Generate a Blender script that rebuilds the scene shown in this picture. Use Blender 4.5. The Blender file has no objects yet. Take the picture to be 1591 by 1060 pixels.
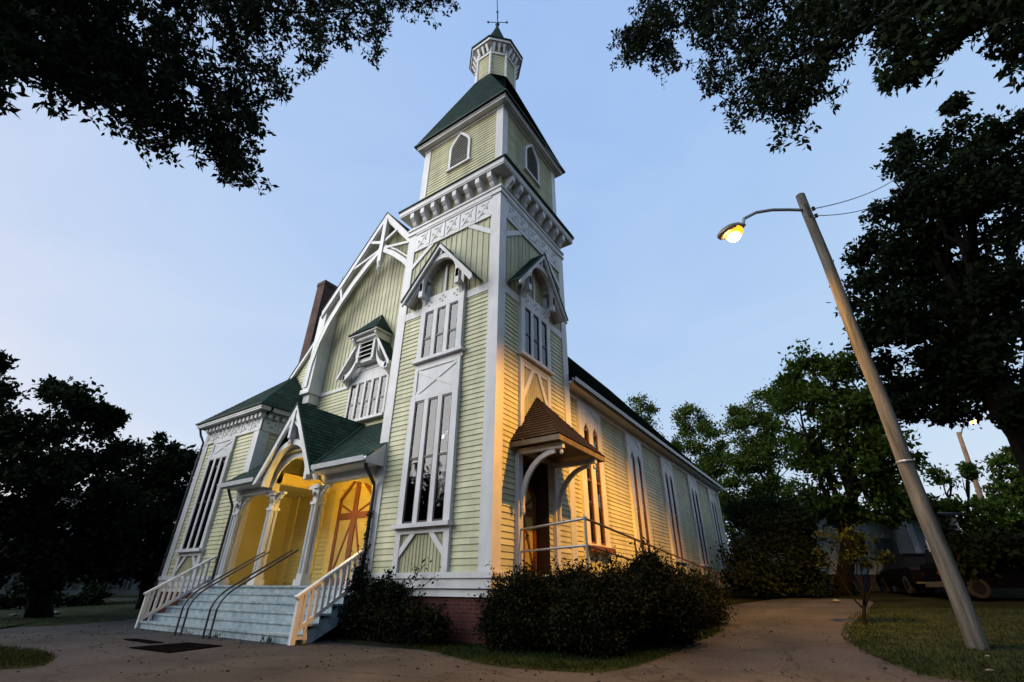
import bpy, math, random
import numpy as np
from mathutils import Vector
random.seed(7); RNG = np.random.default_rng(7)
S = bpy.context.scene
COL = S.collection
rad = math.radians

# ------------------------------------------------------------------ camera
CAM = np.array([6.49, -8.89, 1.07]); FPX = 720.0
YAW, PITCH, ROLL = rad(33.96), rad(28.29), rad(0.504)
_f = np.array([-math.sin(YAW)*math.cos(PITCH), math.cos(YAW)*math.cos(PITCH), math.sin(PITCH)])
_r = np.array([math.cos(YAW), math.sin(YAW), 0.0]); _u = np.cross(_r, _f)
_c, _s = math.cos(ROLL), math.sin(ROLL)
RIGHT, UP, FWD = _c*_r + _s*_u, -_s*_r + _c*_u, _f
def ray(px, py): return FWD + RIGHT*(px-795.5)/FPX - UP*(py-530)/FPX
def at(px, py, D):
    "point seen at photo position px,py at horizontal distance D"
    d = ray(px, py); return CAM + d*(D/math.hypot(d[0], d[1]))
def ground_h(x, y):
    t = y + 1.5
    if t <= 0: return 0.0
    return 0.055*t*t/(t+1.2)
def on_ground(px, py):
    d = ray(px, py); t = 1.0
    while t < 120:
        q = CAM + d*t
        if q[2] <= ground_h(q[0], q[1]): return q
        t += 0.02
    return q

# ------------------------------------------------------------------ tagging
def tag(o, label=None, cat=None, group=None, kind=None):
    if label: o['label'] = label
    if cat: o['category'] = cat
    if group: o['group'] = group
    if kind: o['kind'] = kind
    return o
def empty(name, loc=(0, 0, 0), label=None, cat=None, group=None):
    o = bpy.data.objects.new(name, None); COL.objects.link(o); o.location = loc
    o.empty_display_size = .2
    return tag(o, label, cat, group)

# ------------------------------------------------------------------ mesh builder
def FR(y0):  return lambda u, v, w: (u, y0-w, v)          # wall facing -y
def RT(x0):  return lambda u, v, w: (x0+w, u, v)          # wall facing +x
def LF(x0):  return lambda u, v, w: (x0-w, u, v)          # wall facing -x
def BK(y0):  return lambda u, v, w: (u, y0+w, v)          # wall facing +y
class MB:
    def __init__(s): s.V = []; s.F = []; s.UV = {}
    def face(s, pts, uv=None):
        i = len(s.V); s.V += [tuple(map(float, p)) for p in pts]
        s.F.append(tuple(range(i, i+len(pts))))
        if uv: s.UV[len(s.F)-1] = uv
    def hexa(s, b, t):
        i = len(s.V); s.V += [tuple(map(float, p)) for p in list(b)+list(t)]; n = len(b)
        s.F.append(tuple(range(i+n-1, i-1, -1))); s.F.append(tuple(range(i+n, i+2*n)))
        for k in range(n):
            k2 = (k+1) % n; s.F.append((i+k, i+k2, i+n+k2, i+n+k))
    def box(s, x0, x1, y0, y1, z0, z1):
        s.hexa([(x0,y0,z0),(x1,y0,z0),(x1,y1,z0),(x0,y1,z0)], [(x0,y0,z1),(x1,y0,z1),(x1,y1,z1),(x0,y1,z1)])
    def fb(s, F, u0, u1, v0, v1, w0, w1):
        s.prism(F, [(u0,v0),(u1,v0),(u1,v1),(u0,v1)], w0, w1)
    def prism(s, F, pts, w0, w1):
        s.hexa([F(u, v, w0) for u, v in pts], [F(u, v, w1) for u, v in pts])
    def beam(s, F, p, q, wd, w0, w1):
        dx, dy = q[0]-p[0], q[1]-p[1]; l = math.hypot(dx, dy); nx, ny = -dy/l*wd/2, dx/l*wd/2
        s.prism(F, [(p[0]-nx,p[1]-ny),(q[0]-nx,q[1]-ny),(q[0]+nx,q[1]+ny),(p[0]+nx,p[1]+ny)], w0, w1)
    def bar(s, p, q, a, b=None):
        "rectangular bar between two 3d points"
        p, q = Vector(p), Vector(q); d = (q-p).normalized(); b = b or a
        h = Vector((0,0,1)) if abs(d.z) < .95 else Vector((0,1,0))
        sx = d.cross(h).normalized()*(a/2); sy = d.cross(sx).normalized()*(b/2)
        s.hexa([p-sx-sy,p+sx-sy,p+sx+sy,p-sx+sy], [q-sx-sy,q+sx-sy,q+sx+sy,q-sx+sy])
    def strip(s, F, A, B, w0, w1):
        "band between two equally long polylines, extruded"
        for k in range(len(A)-1):
            s.prism(F, [A[k], A[k+1], B[k+1], B[k]], w0, w1)
    def tube(s, path, radii, n=8, cap=True):
        path = [Vector(p) for p in path]; i0 = len(s.V); m = len(path)
        if not isinstance(radii, (list, tuple)): radii = [radii]*m
        ref = Vector((0,0,1)); prev = None
        for k, p in enumerate(path):
            d = (path[min(k+1,m-1)]-path[max(k-1,0)]).normalized()
            if prev is None:
                a = d.orthogonal().normalized()
            else:
                a = (prev - d*prev.dot(d)).normalized()
            prev = a; b = d.cross(a)
            for j in range(n):
                t = 2*math.pi*j/n; s.V.append(tuple(p+(a*math.cos(t)+b*math.sin(t))*radii[k]))
        for k in range(m-1):
            for j in range(n):
                j2 = (j+1) % n; s.F.append((i0+k*n+j, i0+k*n+j2, i0+(k+1)*n+j2, i0+(k+1)*n+j))
        if cap:
            s.F.append(tuple(i0+j for j in range(n-1,-1,-1))); s.F.append(tuple(i0+(m-1)*n+j for j in range(n)))
    def lathe(s, c, prof, n=16):
        i0 = len(s.V); m = len(prof)
        for r, z in prof:
            for j in range(n):
                t = 2*math.pi*j/n; s.V.append((c[0]+r*math.cos(t), c[1]+r*math.sin(t), c[2]+z))
        for k in range(m-1):
            for j in range(n):
                j2 = (j+1) % n; s.F.append((i0+k*n+j, i0+k*n+j2, i0+(k+1)*n+j2, i0+(k+1)*n+j))
        s.F.append(tuple(i0+j for j in range(n-1,-1,-1))); s.F.append(tuple(i0+(m-1)*n+j for j in range(n)))
    def lap(s, poly, up, e, lip, jit=0.0):
        "lapped courses (clapboards, shingles) over a planar convex polygon"
        P = [Vector(p) for p in poly]; n = Vector((0,0,0))
        for k in range(len(P)): n += P[k].cross(P[(k+1) % len(P)])
        n.normalize(); up = Vector(up); up = (up-n*up.dot(n)).normalized(); rt = up.cross(n)
        O = P[0]; Q = [((p-O).dot(rt), (p-O).dot(up)) for p in P]
        v0 = min(q[1] for q in Q); v1 = max(q[1] for q in Q); k = 0; v = v0
        def clip(q, lim, sg):
            out = []
            for i in range(len(q)):
                a, b = q[i], q[(i+1) % len(q)]; da, db = sg*(a[1]-lim), sg*(b[1]-lim)
                if da >= 0: out.append(a)
                if (da > 0 and db < 0) or (da < 0 and db > 0):
                    t = da/(da-db); out.append((a[0]+(b[0]-a[0])*t, a[1]+(b[1]-a[1])*t))
            return out
        while v < v1-1e-4:
            q = clip(clip(Q, v, 1), v+e, -1)
            if len(q) >= 3:
                l2 = lip*(1+random.uniform(-jit, jit))
                s.face([O+rt*a+up*b+n*(l2*(1-(b-v)/e)) for a, b in q], uv=[(a, b) for a, b in q])
                lo = [a for a, b in q if abs(b-v) < 1e-5]
                if len(lo) >= 2:
                    a0, a1 = min(lo), max(lo)
                    s.face([O+rt*a0+up*v, O+rt*a1+up*v, O+rt*a1+up*v+n*l2, O+rt*a0+up*v+n*l2], uv=[(a0,v),(a1,v),(a1,v),(a0,v)])
            v += e; k += 1
    def build(s, name, mat, parent=None, label=None, smooth=False):
        me = bpy.data.meshes.new(name); me.from_pydata(s.V, [], s.F)
        if s.UV:
            ul = me.uv_layers.new(name='UVMap')
            for fi, uv in s.UV.items():
                p = me.polygons[fi]
                for k, li in enumerate(p.loop_indices): ul.data[li].uv = uv[k]
        me.materials.append(mat); me.update()
        if smooth:
            for p in me.polygons: p.use_smooth = True
        o = bpy.data.objects.new(name, me); COL.objects.link(o)
        if parent is not None: o.parent = parent
        if label: o['label'] = label
        return o
def world_parent(o, parent):
    o.parent = parent; o.matrix_parent_inverse = parent.matrix_world.inverted()

# ------------------------------------------------------------------ materials
def mat(name, col, rough=.6, var=.12, scale=3.0, bump=0.0, bscale=40, metallic=0, spec=.4, col2=None, stretch=None, detail=5):
    m = bpy.data.materials.new(name); m.use_nodes = True; nt = m.node_tree; N = nt.nodes; L = nt.links
    b = N['Principled BSDF']; b.inputs['Roughness'].default_value = rough; b.inputs['Metallic'].default_value = metallic
    b.inputs['Specular IOR Level'].default_value = spec
    tc = N.new('ShaderNodeTexCoord'); mp = N.new('ShaderNodeMapping'); L.new(tc.outputs['Object'], mp.inputs['Vector'])
    if stretch: mp.inputs['Scale'].default_value = stretch
    nz = N.new('ShaderNodeTexNoise'); nz.inputs['Scale'].default_value = scale; nz.inputs['Detail'].default_value = detail
    L.new(mp.outputs['Vector'], nz.inputs['Vector'])
    rp = N.new('ShaderNodeValToRGB'); rp.color_ramp.elements[0].position = .3; rp.color_ramp.elements[1].position = .72
    c2 = col2 or tuple(min(1, c*(1+var)) for c in col); c1 = tuple(c*(1-var) for c in col)
    rp.color_ramp.elements[0].color = (*c1, 1); rp.color_ramp.elements[1].color = (*c2, 1)
    L.new(nz.outputs['Fac'], rp.inputs['Fac']); L.new(rp.outputs['Color'], b.inputs['Base Color'])
    if bump:
        n2 = N.new('ShaderNodeTexNoise'); n2.inputs['Scale'].default_value = bscale; n2.inputs['Detail'].default_value = 4
        L.new(mp.outputs['Vector'], n2.inputs['Vector'])
        bp = N.new('ShaderNodeBump'); bp.inputs['Strength'].default_value = bump; bp.inputs['Distance'].default_value = .02
        L.new(n2.outputs['Fac'], bp.inputs['Height']); L.new(bp.outputs['Normal'], b.inputs['Normal'])
    return m
def brick_mat(name, c1, c2, mortar, bw, bh, rough=.85, uv=False, mort=.012, bump=.6):
    m = bpy.data.materials.new(name); m.use_nodes = True; nt = m.node_tree; N = nt.nodes; L = nt.links
    b = N['Principled BSDF']; b.inputs['Roughness'].default_value = rough; b.inputs['Specular IOR Level'].default_value = .25
    tc = N.new('ShaderNodeTexCoord'); br = N.new('ShaderNodeTexBrick')
    if uv: L.new(tc.outputs['UV'], br.inputs['Vector'])
    else:
        sp = N.new('ShaderNodeSeparateXYZ'); L.new(tc.outputs['Object'], sp.inputs[0])
        ad = N.new('ShaderNodeMath'); ad.operation = 'ADD'; L.new(sp.outputs[0], ad.inputs[0]); L.new(sp.outputs[1], ad.inputs[1])
        cb = N.new('ShaderNodeCombineXYZ'); L.new(ad.outputs[0], cb.inputs[0]); L.new(sp.outputs[2], cb.inputs[1]); L.new(cb.outputs[0], br.inputs['Vector'])
    br.inputs['Scale'].default_value = 1; br.inputs['Brick Width'].default_value = bw; br.inputs['Row Height'].default_value = bh
    br.inputs['Mortar Size'].default_value = mort; br.inputs['Color1'].default_value = (*c1, 1); br.inputs['Color2'].default_value = (*c2, 1); br.inputs['Mortar'].default_value = (*mortar, 1)
    nz = N.new('ShaderNodeTexNoise'); nz.inputs['Scale'].default_value = 1.6; nz.inputs['Detail'].default_value = 6; L.new(tc.outputs['Object'], nz.inputs['Vector'])
    rp = N.new('ShaderNodeValToRGB'); rp.color_ramp.elements[0].color = (.6,.6,.6,1); rp.color_ramp.elements[1].color = (1.25,1.25,1.25,1)
    rp.color_ramp.elements[0].position = .3; rp.color_ramp.elements[1].position = .7; L.new(nz.outputs['Fac'], rp.inputs['Fac'])
    mx = N.new('ShaderNodeMix'); mx.data_type = 'RGBA'; mx.blend_type = 'MULTIPLY'; mx.inputs[0].default_value = 1
    L.new(br.outputs['Color'], mx.inputs[6]); L.new(rp.outputs['Color'], mx.inputs[7]); L.new(mx.outputs[2], b.inputs['Base Color'])
    bp = N.new('ShaderNodeBump'); bp.inputs['Strength'].default_value = bump; bp.inputs['Distance'].default_value = .01; bp.invert = True
    L.new(br.outputs['Fac'], bp.inputs['Height']); L.new(bp.outputs['Normal'], b.inputs['Normal'])
    return m
def leaf_mat(name, c1, c2, trans=.25):
    m = bpy.data.materials.new(name); m.use_nodes = True; nt = m.node_tree; N = nt.nodes; L = nt.links
    b = N['Principled BSDF']; b.inputs['Roughness'].default_value = .75; b.inputs['Specular IOR Level'].default_value = .08
    g = N.new('ShaderNodeNewGeometry'); nz = N.new('ShaderNodeTexNoise'); nz.inputs['Scale'].default_value = .9; nz.inputs['Detail'].default_value = 3
    L.new(g.outputs['Position'], nz.inputs['Vector'])
    ad = N.new('ShaderNodeMath'); ad.operation = 'MULTIPLY_ADD'; ad.inputs[1].default_value = .45; L.new(g.outputs['Random Per Island'], ad.inputs[0])
    sb = N.new('ShaderNodeMath'); sb.operation = 'SUBTRACT'; sb.inputs[1].default_value = .22; L.new(nz.outputs['Fac'], sb.inputs[0]); L.new(sb.outputs[0], ad.inputs[2])
    rp = N.new('ShaderNodeValToRGB'); rp.color_ramp.elements[0].color = (*c1, 1); rp.color_ramp.elements[1].color = (*c2, 1)
    rp.color_ramp.elements[0].position = .25; rp.color_ramp.elements[1].position = .8
    L.new(ad.outputs[0], rp.inputs['Fac']); L.new(rp.outputs['Color'], b.inputs['Base Color'])
    tr = N.new('ShaderNodeBsdfTranslucent'); L.new(rp.outputs['Color'], tr.inputs['Color'])
    mx = N.new('ShaderNodeMixShader'); mx.inputs[0].default_value = trans
    out = N['Material Output']; L.new(b.outputs[0], mx.inputs[1]); L.new(tr.outputs[0], mx.inputs[2]); L.new(mx.outputs[0], out.inputs['Surface'])
    return m
def emit(name, col, st):
    m = bpy.data.materials.new(name); m.use_nodes = True; b = m.node_tree.nodes['Principled BSDF']
    b.inputs['Base Color'].default_value = (*col, 1); b.inputs['Emission Color'].default_value = (*col, 1); b.inputs['Emission Strength'].default_value = st
    return m
def board_variation(m, e, length=3.4, amt=.14, low=.74):
    nt = m.node_tree; N = nt.nodes; L = nt.links; b = N['Principled BSDF']; old = b.inputs['Base Color'].links[0].from_socket
    tc = N.new('ShaderNodeTexCoord'); br = N.new('ShaderNodeTexBrick'); L.new(tc.outputs['UV'], br.inputs['Vector'])
    br.inputs['Scale'].default_value = 1; br.inputs['Brick Width'].default_value = length; br.inputs['Row Height'].default_value = e; br.offset = .37; br.offset_frequency = 3
    br.inputs['Mortar Size'].default_value = .004; br.inputs['Color1'].default_value = (1-amt,1-amt,1-amt,1); br.inputs['Color2'].default_value = (1+amt*.4,)*3+(1,); br.inputs['Mortar'].default_value = (.75,.75,.75,1)
    st = N.new('ShaderNodeTexNoise'); st.inputs['Scale'].default_value = 1; st.inputs['Detail'].default_value = 7
    mp = N.new('ShaderNodeMapping'); mp.inputs['Scale'].default_value = (2.2,2.2,.28); L.new(tc.outputs['Object'], mp.inputs['Vector']); L.new(mp.outputs[0], st.inputs['Vector'])
    rp = N.new('ShaderNodeValToRGB'); rp.color_ramp.elements[0].color = (low,low-.01,low-.03,1); rp.color_ramp.elements[1].color = (1.04,1.04,1.04,1); rp.color_ramp.elements[0].position = .28; rp.color_ramp.elements[1].position = .6
    L.new(st.outputs['Fac'], rp.inputs['Fac'])
    for src in (br.outputs['Color'], rp.outputs['Color']):
        mx = N.new('ShaderNodeMix'); mx.data_type = 'RGBA'; mx.blend_type = 'MULTIPLY'; mx.inputs[0].default_value = 1
        L.new(old, mx.inputs[6]); L.new(src, mx.inputs[7]); old = mx.outputs[2]
    L.new(old, b.inputs['Base Color'])
WHITE = mat('white_paint', (.76,.77,.77), .45, .07, 2.2, .12, 60, col2=(.83,.84,.84))
CLAP = mat('pale_yellow_paint', (.53,.52,.32), .5, .10, 1.1, .1, 70, stretch=(1,1,2.5))
board_variation(CLAP, .14); board_variation(WHITE, 50, 90, .04, .84)
STEPP = mat('worn_blue_grey_floor_paint', (.21,.29,.33), .6, .25, 5, .25, 50, col2=(.36,.44,.47))
BROWN = mat('dark_red_brown_paint', (.16,.055,.02), .45, .2, 4, .1)
SASH = mat('dark_sash_paint', (.035,.02,.022), .4, .2)
ROOF = brick_mat('green_asphalt_shingles', (.008,.031,.023), (.024,.062,.046), (.006,.016,.013), .32, .145, .9, uv=True, mort=.008, bump=.35)
ROOFT = mat('green_roof_edge', (.02,.045,.034), .8, .2)
ROOFB = brick_mat('brown_wood_shingles', (.026,.018,.012), (.045,.029,.018), (.010,.007,.005), .16, .12, .9, uv=True, mort=.008, bump=.5)
BRICK = brick_mat('dark_red_bricks', (.07,.028,.02), (.11,.042,.03), (.07,.06,.05), .215, .075)
FBRICK = brick_mat('red_painted_bricks', (.05,.010,.009), (.075,.016,.014), (.075,.04,.035), .215, .075, mort=.008)
BLACK = mat('black_metal', (.012,.012,.014), .4, .1, spec=.5)
GALV = mat('galvanised_pipe', (.30,.31,.32), .45, .15, 8, metallic=.6)
GUTTER = mat('grey_white_gutter', (.55,.57,.58), .4, .1)
def glass_mat():
    m = bpy.data.materials.new('window_glass'); m.use_nodes = True; nt = m.node_tree; N = nt.nodes; L = nt.links
    b = N['Principled BSDF']; b.inputs['Base Color'].default_value = (.008,.009,.012,1); b.inputs['Roughness'].default_value = .02
    b.inputs['Specular IOR Level'].default_value = .5; b.inputs['IOR'].default_value = 1.65
    tc = N.new('ShaderNodeTexCoord'); nz = N.new('ShaderNodeTexNoise'); nz.inputs['Scale'].default_value = 1.3; L.new(tc.outputs['Object'], nz.inputs['Vector'])
    bp = N.new('ShaderNodeBump'); bp.inputs['Strength'].default_value = .08; bp.inputs['Distance'].default_value = .05
    L.new(nz.outputs['Fac'], bp.inputs['Height']); L.new(bp.outputs['Normal'], b.inputs['Normal'])
    return m
DARK = mat('dark_interior', (.006,.0055,.005), .9, .1)
GLASS = glass_mat()
def clear_glass_mat():
    m = bpy.data.materials.new('old_wavy_glass'); m.use_nodes = True; nt = m.node_tree; N = nt.nodes; L = nt.links; N.remove(N['Principled BSDF'])
    tr = N.new('ShaderNodeBsdfTransparent'); tr.inputs['Color'].default_value = (.75,.78,.78,1)
    gl = N.new('ShaderNodeBsdfGlossy'); gl.inputs['Roughness'].default_value = .02; gl.inputs['Color'].default_value = (.95,.97,1,1)
    fr = N.new('ShaderNodeFresnel'); fr.inputs['IOR'].default_value = 1.6
    tc = N.new('ShaderNodeTexCoord'); nz = N.new('ShaderNodeTexNoise'); nz.inputs['Scale'].default_value = 2.2; L.new(tc.outputs['Object'], nz.inputs['Vector'])
    bp = N.new('ShaderNodeBump'); bp.inputs['Strength'].default_value = .12; bp.inputs['Distance'].default_value = .05; L.new(nz.outputs['Fac'], bp.inputs['Height']); L.new(bp.outputs['Normal'], gl.inputs['Normal'])
    mx = N.new('ShaderNodeMixShader'); L.new(fr.outputs[0], mx.inputs[0]); L.new(tr.outputs[0], mx.inputs[1]); L.new(gl.outputs[0], mx.inputs[2]); L.new(mx.outputs[0], N['Material Output'].inputs['Surface'])
    return m
CLEAR = clear_glass_mat()
CURT = mat('faded_curtain', (.30,.28,.24), .9, .25, 3, stretch=(9,9,.6))
LOUV = mat('grey_louvre_slats', (.34,.34,.30), .6, .15)
def asphalt_mat():
    m = mat('worn_asphalt', (.016,.017,.019), .95, .35, .55, .8, 90, col2=(.044,.044,.045), detail=8)
    nt = m.node_tree; N = nt.nodes; L = nt.links; b = N['Principled BSDF']
    old = b.inputs['Base Color'].links[0].from_socket
    vo = N.new('ShaderNodeTexNoise'); vo.inputs['Scale'].default_value = 42; vo.inputs['Detail'].default_value = 2
    tc = [n for n in N if n.type == 'TEX_COORD'][0]; L.new(tc.outputs['Object'], vo.inputs['Vector'])
    rp = N.new('ShaderNodeValToRGB'); rp.color_ramp.elements[0].color = (.45,.45,.45,1); rp.color_ramp.elements[1].color = (1.5,1.5,1.5,1)
    rp.color_ramp.elements[0].position = .35; rp.color_ramp.elements[1].position = .65; L.new(vo.outputs['Fac'], rp.inputs['Fac'])
    mx = N.new('ShaderNodeMix'); mx.data_type = 'RGBA'; mx.blend_type = 'MULTIPLY'; mx.inputs[0].default_value = 1
    L.new(old, mx.inputs[6]); L.new(rp.outputs['Color'], mx.inputs[7])
    # cracks
    ck = N.new('ShaderNodeTexVoronoi'); ck.feature = 'DISTANCE_TO_EDGE'; ck.inputs['Scale'].default_value = .45
    wz = N.new('ShaderNodeTexNoise'); wz.inputs['Scale'].default_value = 1.5; wz.inputs['Detail'].default_value = 6; L.new(tc.outputs['Object'], wz.inputs['Vector'])
    av = N.new('ShaderNodeVectorMath'); av.operation = 'MULTIPLY_ADD'; av.inputs[1].default_value = (.9,.9,.9)
    L.new(wz.outputs['Color'], av.inputs[0]); L.new(tc.outputs['Object'], av.inputs[2]); L.new(av.outputs[0], ck.inputs['Vector'])
    r2 = N.new('ShaderNodeValToRGB'); r2.color_ramp.elements[0].color = (.2,.2,.2,1); r2.color_ramp.elements[1].color = (1,1,1,1)
    r2.color_ramp.elements[0].position = .0; r2.color_ramp.elements[1].position = .02; L.new(ck.outputs['Distance'], r2.inputs['Fac'])
    m2 = N.new('ShaderNodeMix'); m2.data_type = 'RGBA'; m2.blend_type = 'MULTIPLY'; m2.inputs[0].default_value = 1
    L.new(mx.outputs[2], m2.inputs[6]); L.new(r2.outputs['Color'], m2.inputs[7]); L.new(m2.outputs[2], b.inputs['Base Color'])
    return m
ASPH = asphalt_mat()
LAWN = mat('lawn_soil_and_grass', (.012,.018,.006), .95, .5, 2.0, .6, 60, col2=(.022,.032,.009), spec=.1)
EARTH = mat('dark_leafy_earth', (.012,.014,.008), 1.0, .4, .8, .4, 20, spec=0)
POLEW = mat('weathered_pole_wood', (.06,.062,.055), .9, .4, 1.6, 1.0, 12, col2=(.15,.145,.13), stretch=(6,6,.5), spec=.2, detail=9)
BARK = mat('dark_bark', (.005,.004,.003), .9, .4, 4, .8, 10, stretch=(2,2,.5), spec=.1)
LEAF_OAK = leaf_mat('oak_leaves', (.005,.009,.004), (.016,.026,.010))
LEAF_DK = leaf_mat('dark_tree_leaves', (.003,.006,.002), (.010,.018,.006))
LEAF_MID = leaf_mat('green_tree_leaves', (.013,.030,.004), (.075,.115,.016), .35)
LEAF_SAP = leaf_mat('sapling_leaves', (.008,.014,.004), (.024,.034,.008))
LEAF_BUSH = leaf_mat('yew_shrub_leaves', (.002,.0035,.0015), (.009,.013,.004), .05)
GRASS = leaf_mat('grass_blades', (.007,.014,.003), (.020,.034,.007), .2)

# ------------------------------------------------------------------ church
CH = empty('church', (-7.5, 1, 0), 'pale yellow wooden church with white trim, tall corner tower and green shingled roofs', 'church')
def part(mb, name, m, label=None, parent=None, smooth=False):
    o = mb.build(name, m, None, label, smooth)
    if parent is None:
        o.parent = CH; o.matrix_parent_inverse.translation = -CH.location
    else: o.parent = parent
    return o
EXP = .14; LIP = .022
TF, TR = FR(0.0), RT(0.0)        # tower front and tower right side
TX0, TX1, TY1 = -4.0, 0.0, 4.1
def wl(mb, F, u0, u1, v0, v1, flip=False):
    p = [F(u0,v0,0), F(u1,v0,0), F(u1,v1,0), F(u0,v1,0)]
    mb.lap(p if not flip else p[::-1], (0,0,1), EXP, LIP, .15)

# foundation and water table
m = MB(); m.box(TX0+.05, -.05, .05, TY1, -.4, .93); m.box(-15.05, -11.05, .05, 2, -.4, .93); m.box(-11.1, -3.9, -.1, 2.0, -.4, .9)
m.box(-14.9, -.32, 2.0, 26.8, -.4, .93)
part(m, 'foundation', FBRICK)
def ring(mb, v0, v1, w):
    mb.fb(TF, TX0-w, w, v0, v1, -.02, w); mb.fb(TR, .001, TY1, v0, v1, -.02, w)
m = MB(); ring(m, .94, 1.08, .0+.004); ring(m, 1.10, 1.30, .06); ring(m, 1.30, 1.42, .10)
for v0, v1, w in ((.94,1.10,.01),(1.10,1.3,.06),(1.3,1.42,.1)):
    m.fb(FR(0), -15.1-w, -11.0+w, v0, v1, -.02, w); m.fb(RT(-.25), 4.1, 26.85, v0, v1, -.02, w)
    m.fb(LF(-15.1), .001, 26.8, v0, v1, -.02, w)
part(m, 'water_table', WHITE)

# tower walls
m = MB(); wl(m, TF, TX0, TX1, 1.42, 8.80)
wl(m, TR, 0, 1.12, 1.42, 8.80); wl(m, TR, 2.58, TY1, 1.42, 8.80); wl(m, TR, 1.12, 2.58, 4.2, 8.80)
wl(m, LF(TX0), 0, TY1, 1.42, 13.0, True); wl(m, BK(TY1), TX0, TX1, 1.42, 13.0, True)
part(m, 'tower_wall', CLAP)
m = MB()
m.box(TX0+.002, TX1-.0, 0.0, TY1-.002, 8.80, 13.3)
for F, L_ in ((TF, (TX0, TX1)), (TR, (0, TY1))):
    u = L_[0]+.2
    while u < L_[1]-.1:
        m.fb(F, u-.022, u+.022, 9.0, 11.62, 0, .018); u += .225
part(m, 'batten_wall', CLAP)
# corner boards of the tower
def corner(name, *boxes, parent=None):
    m = MB()
    for b in boxes: m.box(*b)
    return part(m, name, WHITE, parent=parent)
cw = .31; pr = .045
corner('corner_board', (TX1-cw, pr, -pr, 0, 1.42, 12.46), (TX1-.001, pr-.001, .0005, cw, 1.42, 12.46))
corner('corner_board', (TX0-pr, TX0+cw, -pr, 0, 1.42, 12.46), (TX0-pr+.001, TX0-.001, .0005, .3, 1.42, 12.46))
corner('corner_board', (0, pr, TY1-cw, TY1+pr, 1.42, 12.46))
# belt
for F, a, b in ((TF, TX0+cw, -cw), (TR, cw, TY1-cw)):
    m = MB(); m.fb(F, a, b, 8.76, 9.02, 0, .04); part(m, 'belt_course', WHITE)
# frieze with pierced motifs
def motif(mb, cb, F, u0, u1, v0, v1, w):
    "raised cross in a panel with pierced triangles"
    uc, vc = (u0+u1)/2, (v0+v1)/2; du, dv = (u1-u0)/2, (v1-v0)/2
    for sx in (-1, 1):
        cb.prism(F, [(uc+sx*du*.80, vc-dv*.26), (uc+sx*du*.80, vc+dv*.26), (uc+sx*du*.42, vc)], w-.01, w+.003)
    for sy in (-1, 1):
        cb.prism(F, [(uc-du*.5, vc+sy*dv*.72), (uc+du*.5, vc+sy*dv*.72), (uc, vc+sy*dv*.46)], w-.01, w+.003)
    for q in ((u0, v0, u1, v1), (u0, v1, u1, v0)):
        mb.beam(F, (q[0]+du*.1, q[1]+(dv*.1 if q[1] < q[3] else -dv*.1)), (q[2]-du*.1, q[3]-(dv*.1 if q[1] < q[3] else -dv*.1)), dv*.2, w, w+.010+(.004 if q[1] < q[3] else 0))
def frieze(F, a, b, v0, v1, n, w=.042):
    m = MB(); c = MB(); m.fb(F, a, b, v0, v1, 0, w); d = (b-a)/n
    for k in range(n):
        motif(m, c, F, a+d*k+.1, a+d*(k+1)-.1, v0+.12, v1-.12, w)
        if k: m.fb(F, a+d*k-.035, a+d*k+.035, v0+.1, v1-.1, w, w+.02)
    m.fb(F, a, b, v1-.07, v1, w, w+.03); m.fb(F, a, b, v0, v0+.06, w, w+.022)
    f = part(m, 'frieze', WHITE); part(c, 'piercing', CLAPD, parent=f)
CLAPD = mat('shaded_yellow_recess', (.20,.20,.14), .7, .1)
frieze(TF, TX0+cw, -cw, 11.6, 12.46, 5); frieze(TR, cw, TY1-cw, 11.6, 12.46, 5)
def brace(F, p, q, wd=.16, w=.05):
    m = MB(); m.beam(F, p, q, wd, .0, w); part(m, 'corner_brace', WHITE)
brace(TF, (-1.22,11.66), (-.27,10.92)); brace(TF, (-2.78,11.66), (-3.73,10.92))
brace(TR, (1.22,11.66), (.27,10.92)); brace(TR, (2.88,11.66), (3.83,10.92))
# cornice with brackets
def loop_band(mb, x0, x1, y0, y1, v0, v1, w):
    mb.box(x0-w, x1+w, y0-w, y0, v0, v1); mb.box(x0-w, x1+w, y1, y1+w, v0, v1)
    mb.box(x0-w, x0, y0, y1, v0, v1); mb.box(x1, x1+w, y0, y1, v0, v1)
m = MB(); loop_band(m, TX0, TX1, 0, TY1, 12.46, 12.56, .09); loop_band(m, TX0, TX1, 0, TY1, 12.56, 12.68, .06); loop_band(m, TX0, TX1, 0, TY1, 12.68, 12.76, .10)
loop_band(m, TX0, TX1, 0, TY1, 13.30, 13.36, .36); loop_band(m, TX0, TX1, 0, TY1, 13.36, 13.56, .38)
cor = part(m, 'cornice', WHITE)
def bracket(F, u, v0, v1, w, wd=.165):
    b = MB(); Fs = lambda a, v, t: F(u+t, v, a)
    pts = [(0,v0),(.08,v0),(.14,v0+.06),(w*.62,v0+(v1-v0)*.34),(w*.7,v0+(v1-v0)*.36),(w,v0+(v1-v0)*.55),(w,v1),(0,v1)]
    b.prism(Fs, pts, -wd/2, wd/2); part(b, 'bracket', WHITE, parent=cor)
for k in range(8):
    bracket(TF, TX0+.25+k*.5, 12.78, 13.297, .33); bracket(TR, .28+k*.505, 12.78, 13.297, .33)
m = MB()
rx0, rx1, ry0, ry1 = TX0-.43, TX1+.43, -.43, TY1+.43
H = 1.92; cx, cy = -2.0, 2.05
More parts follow.
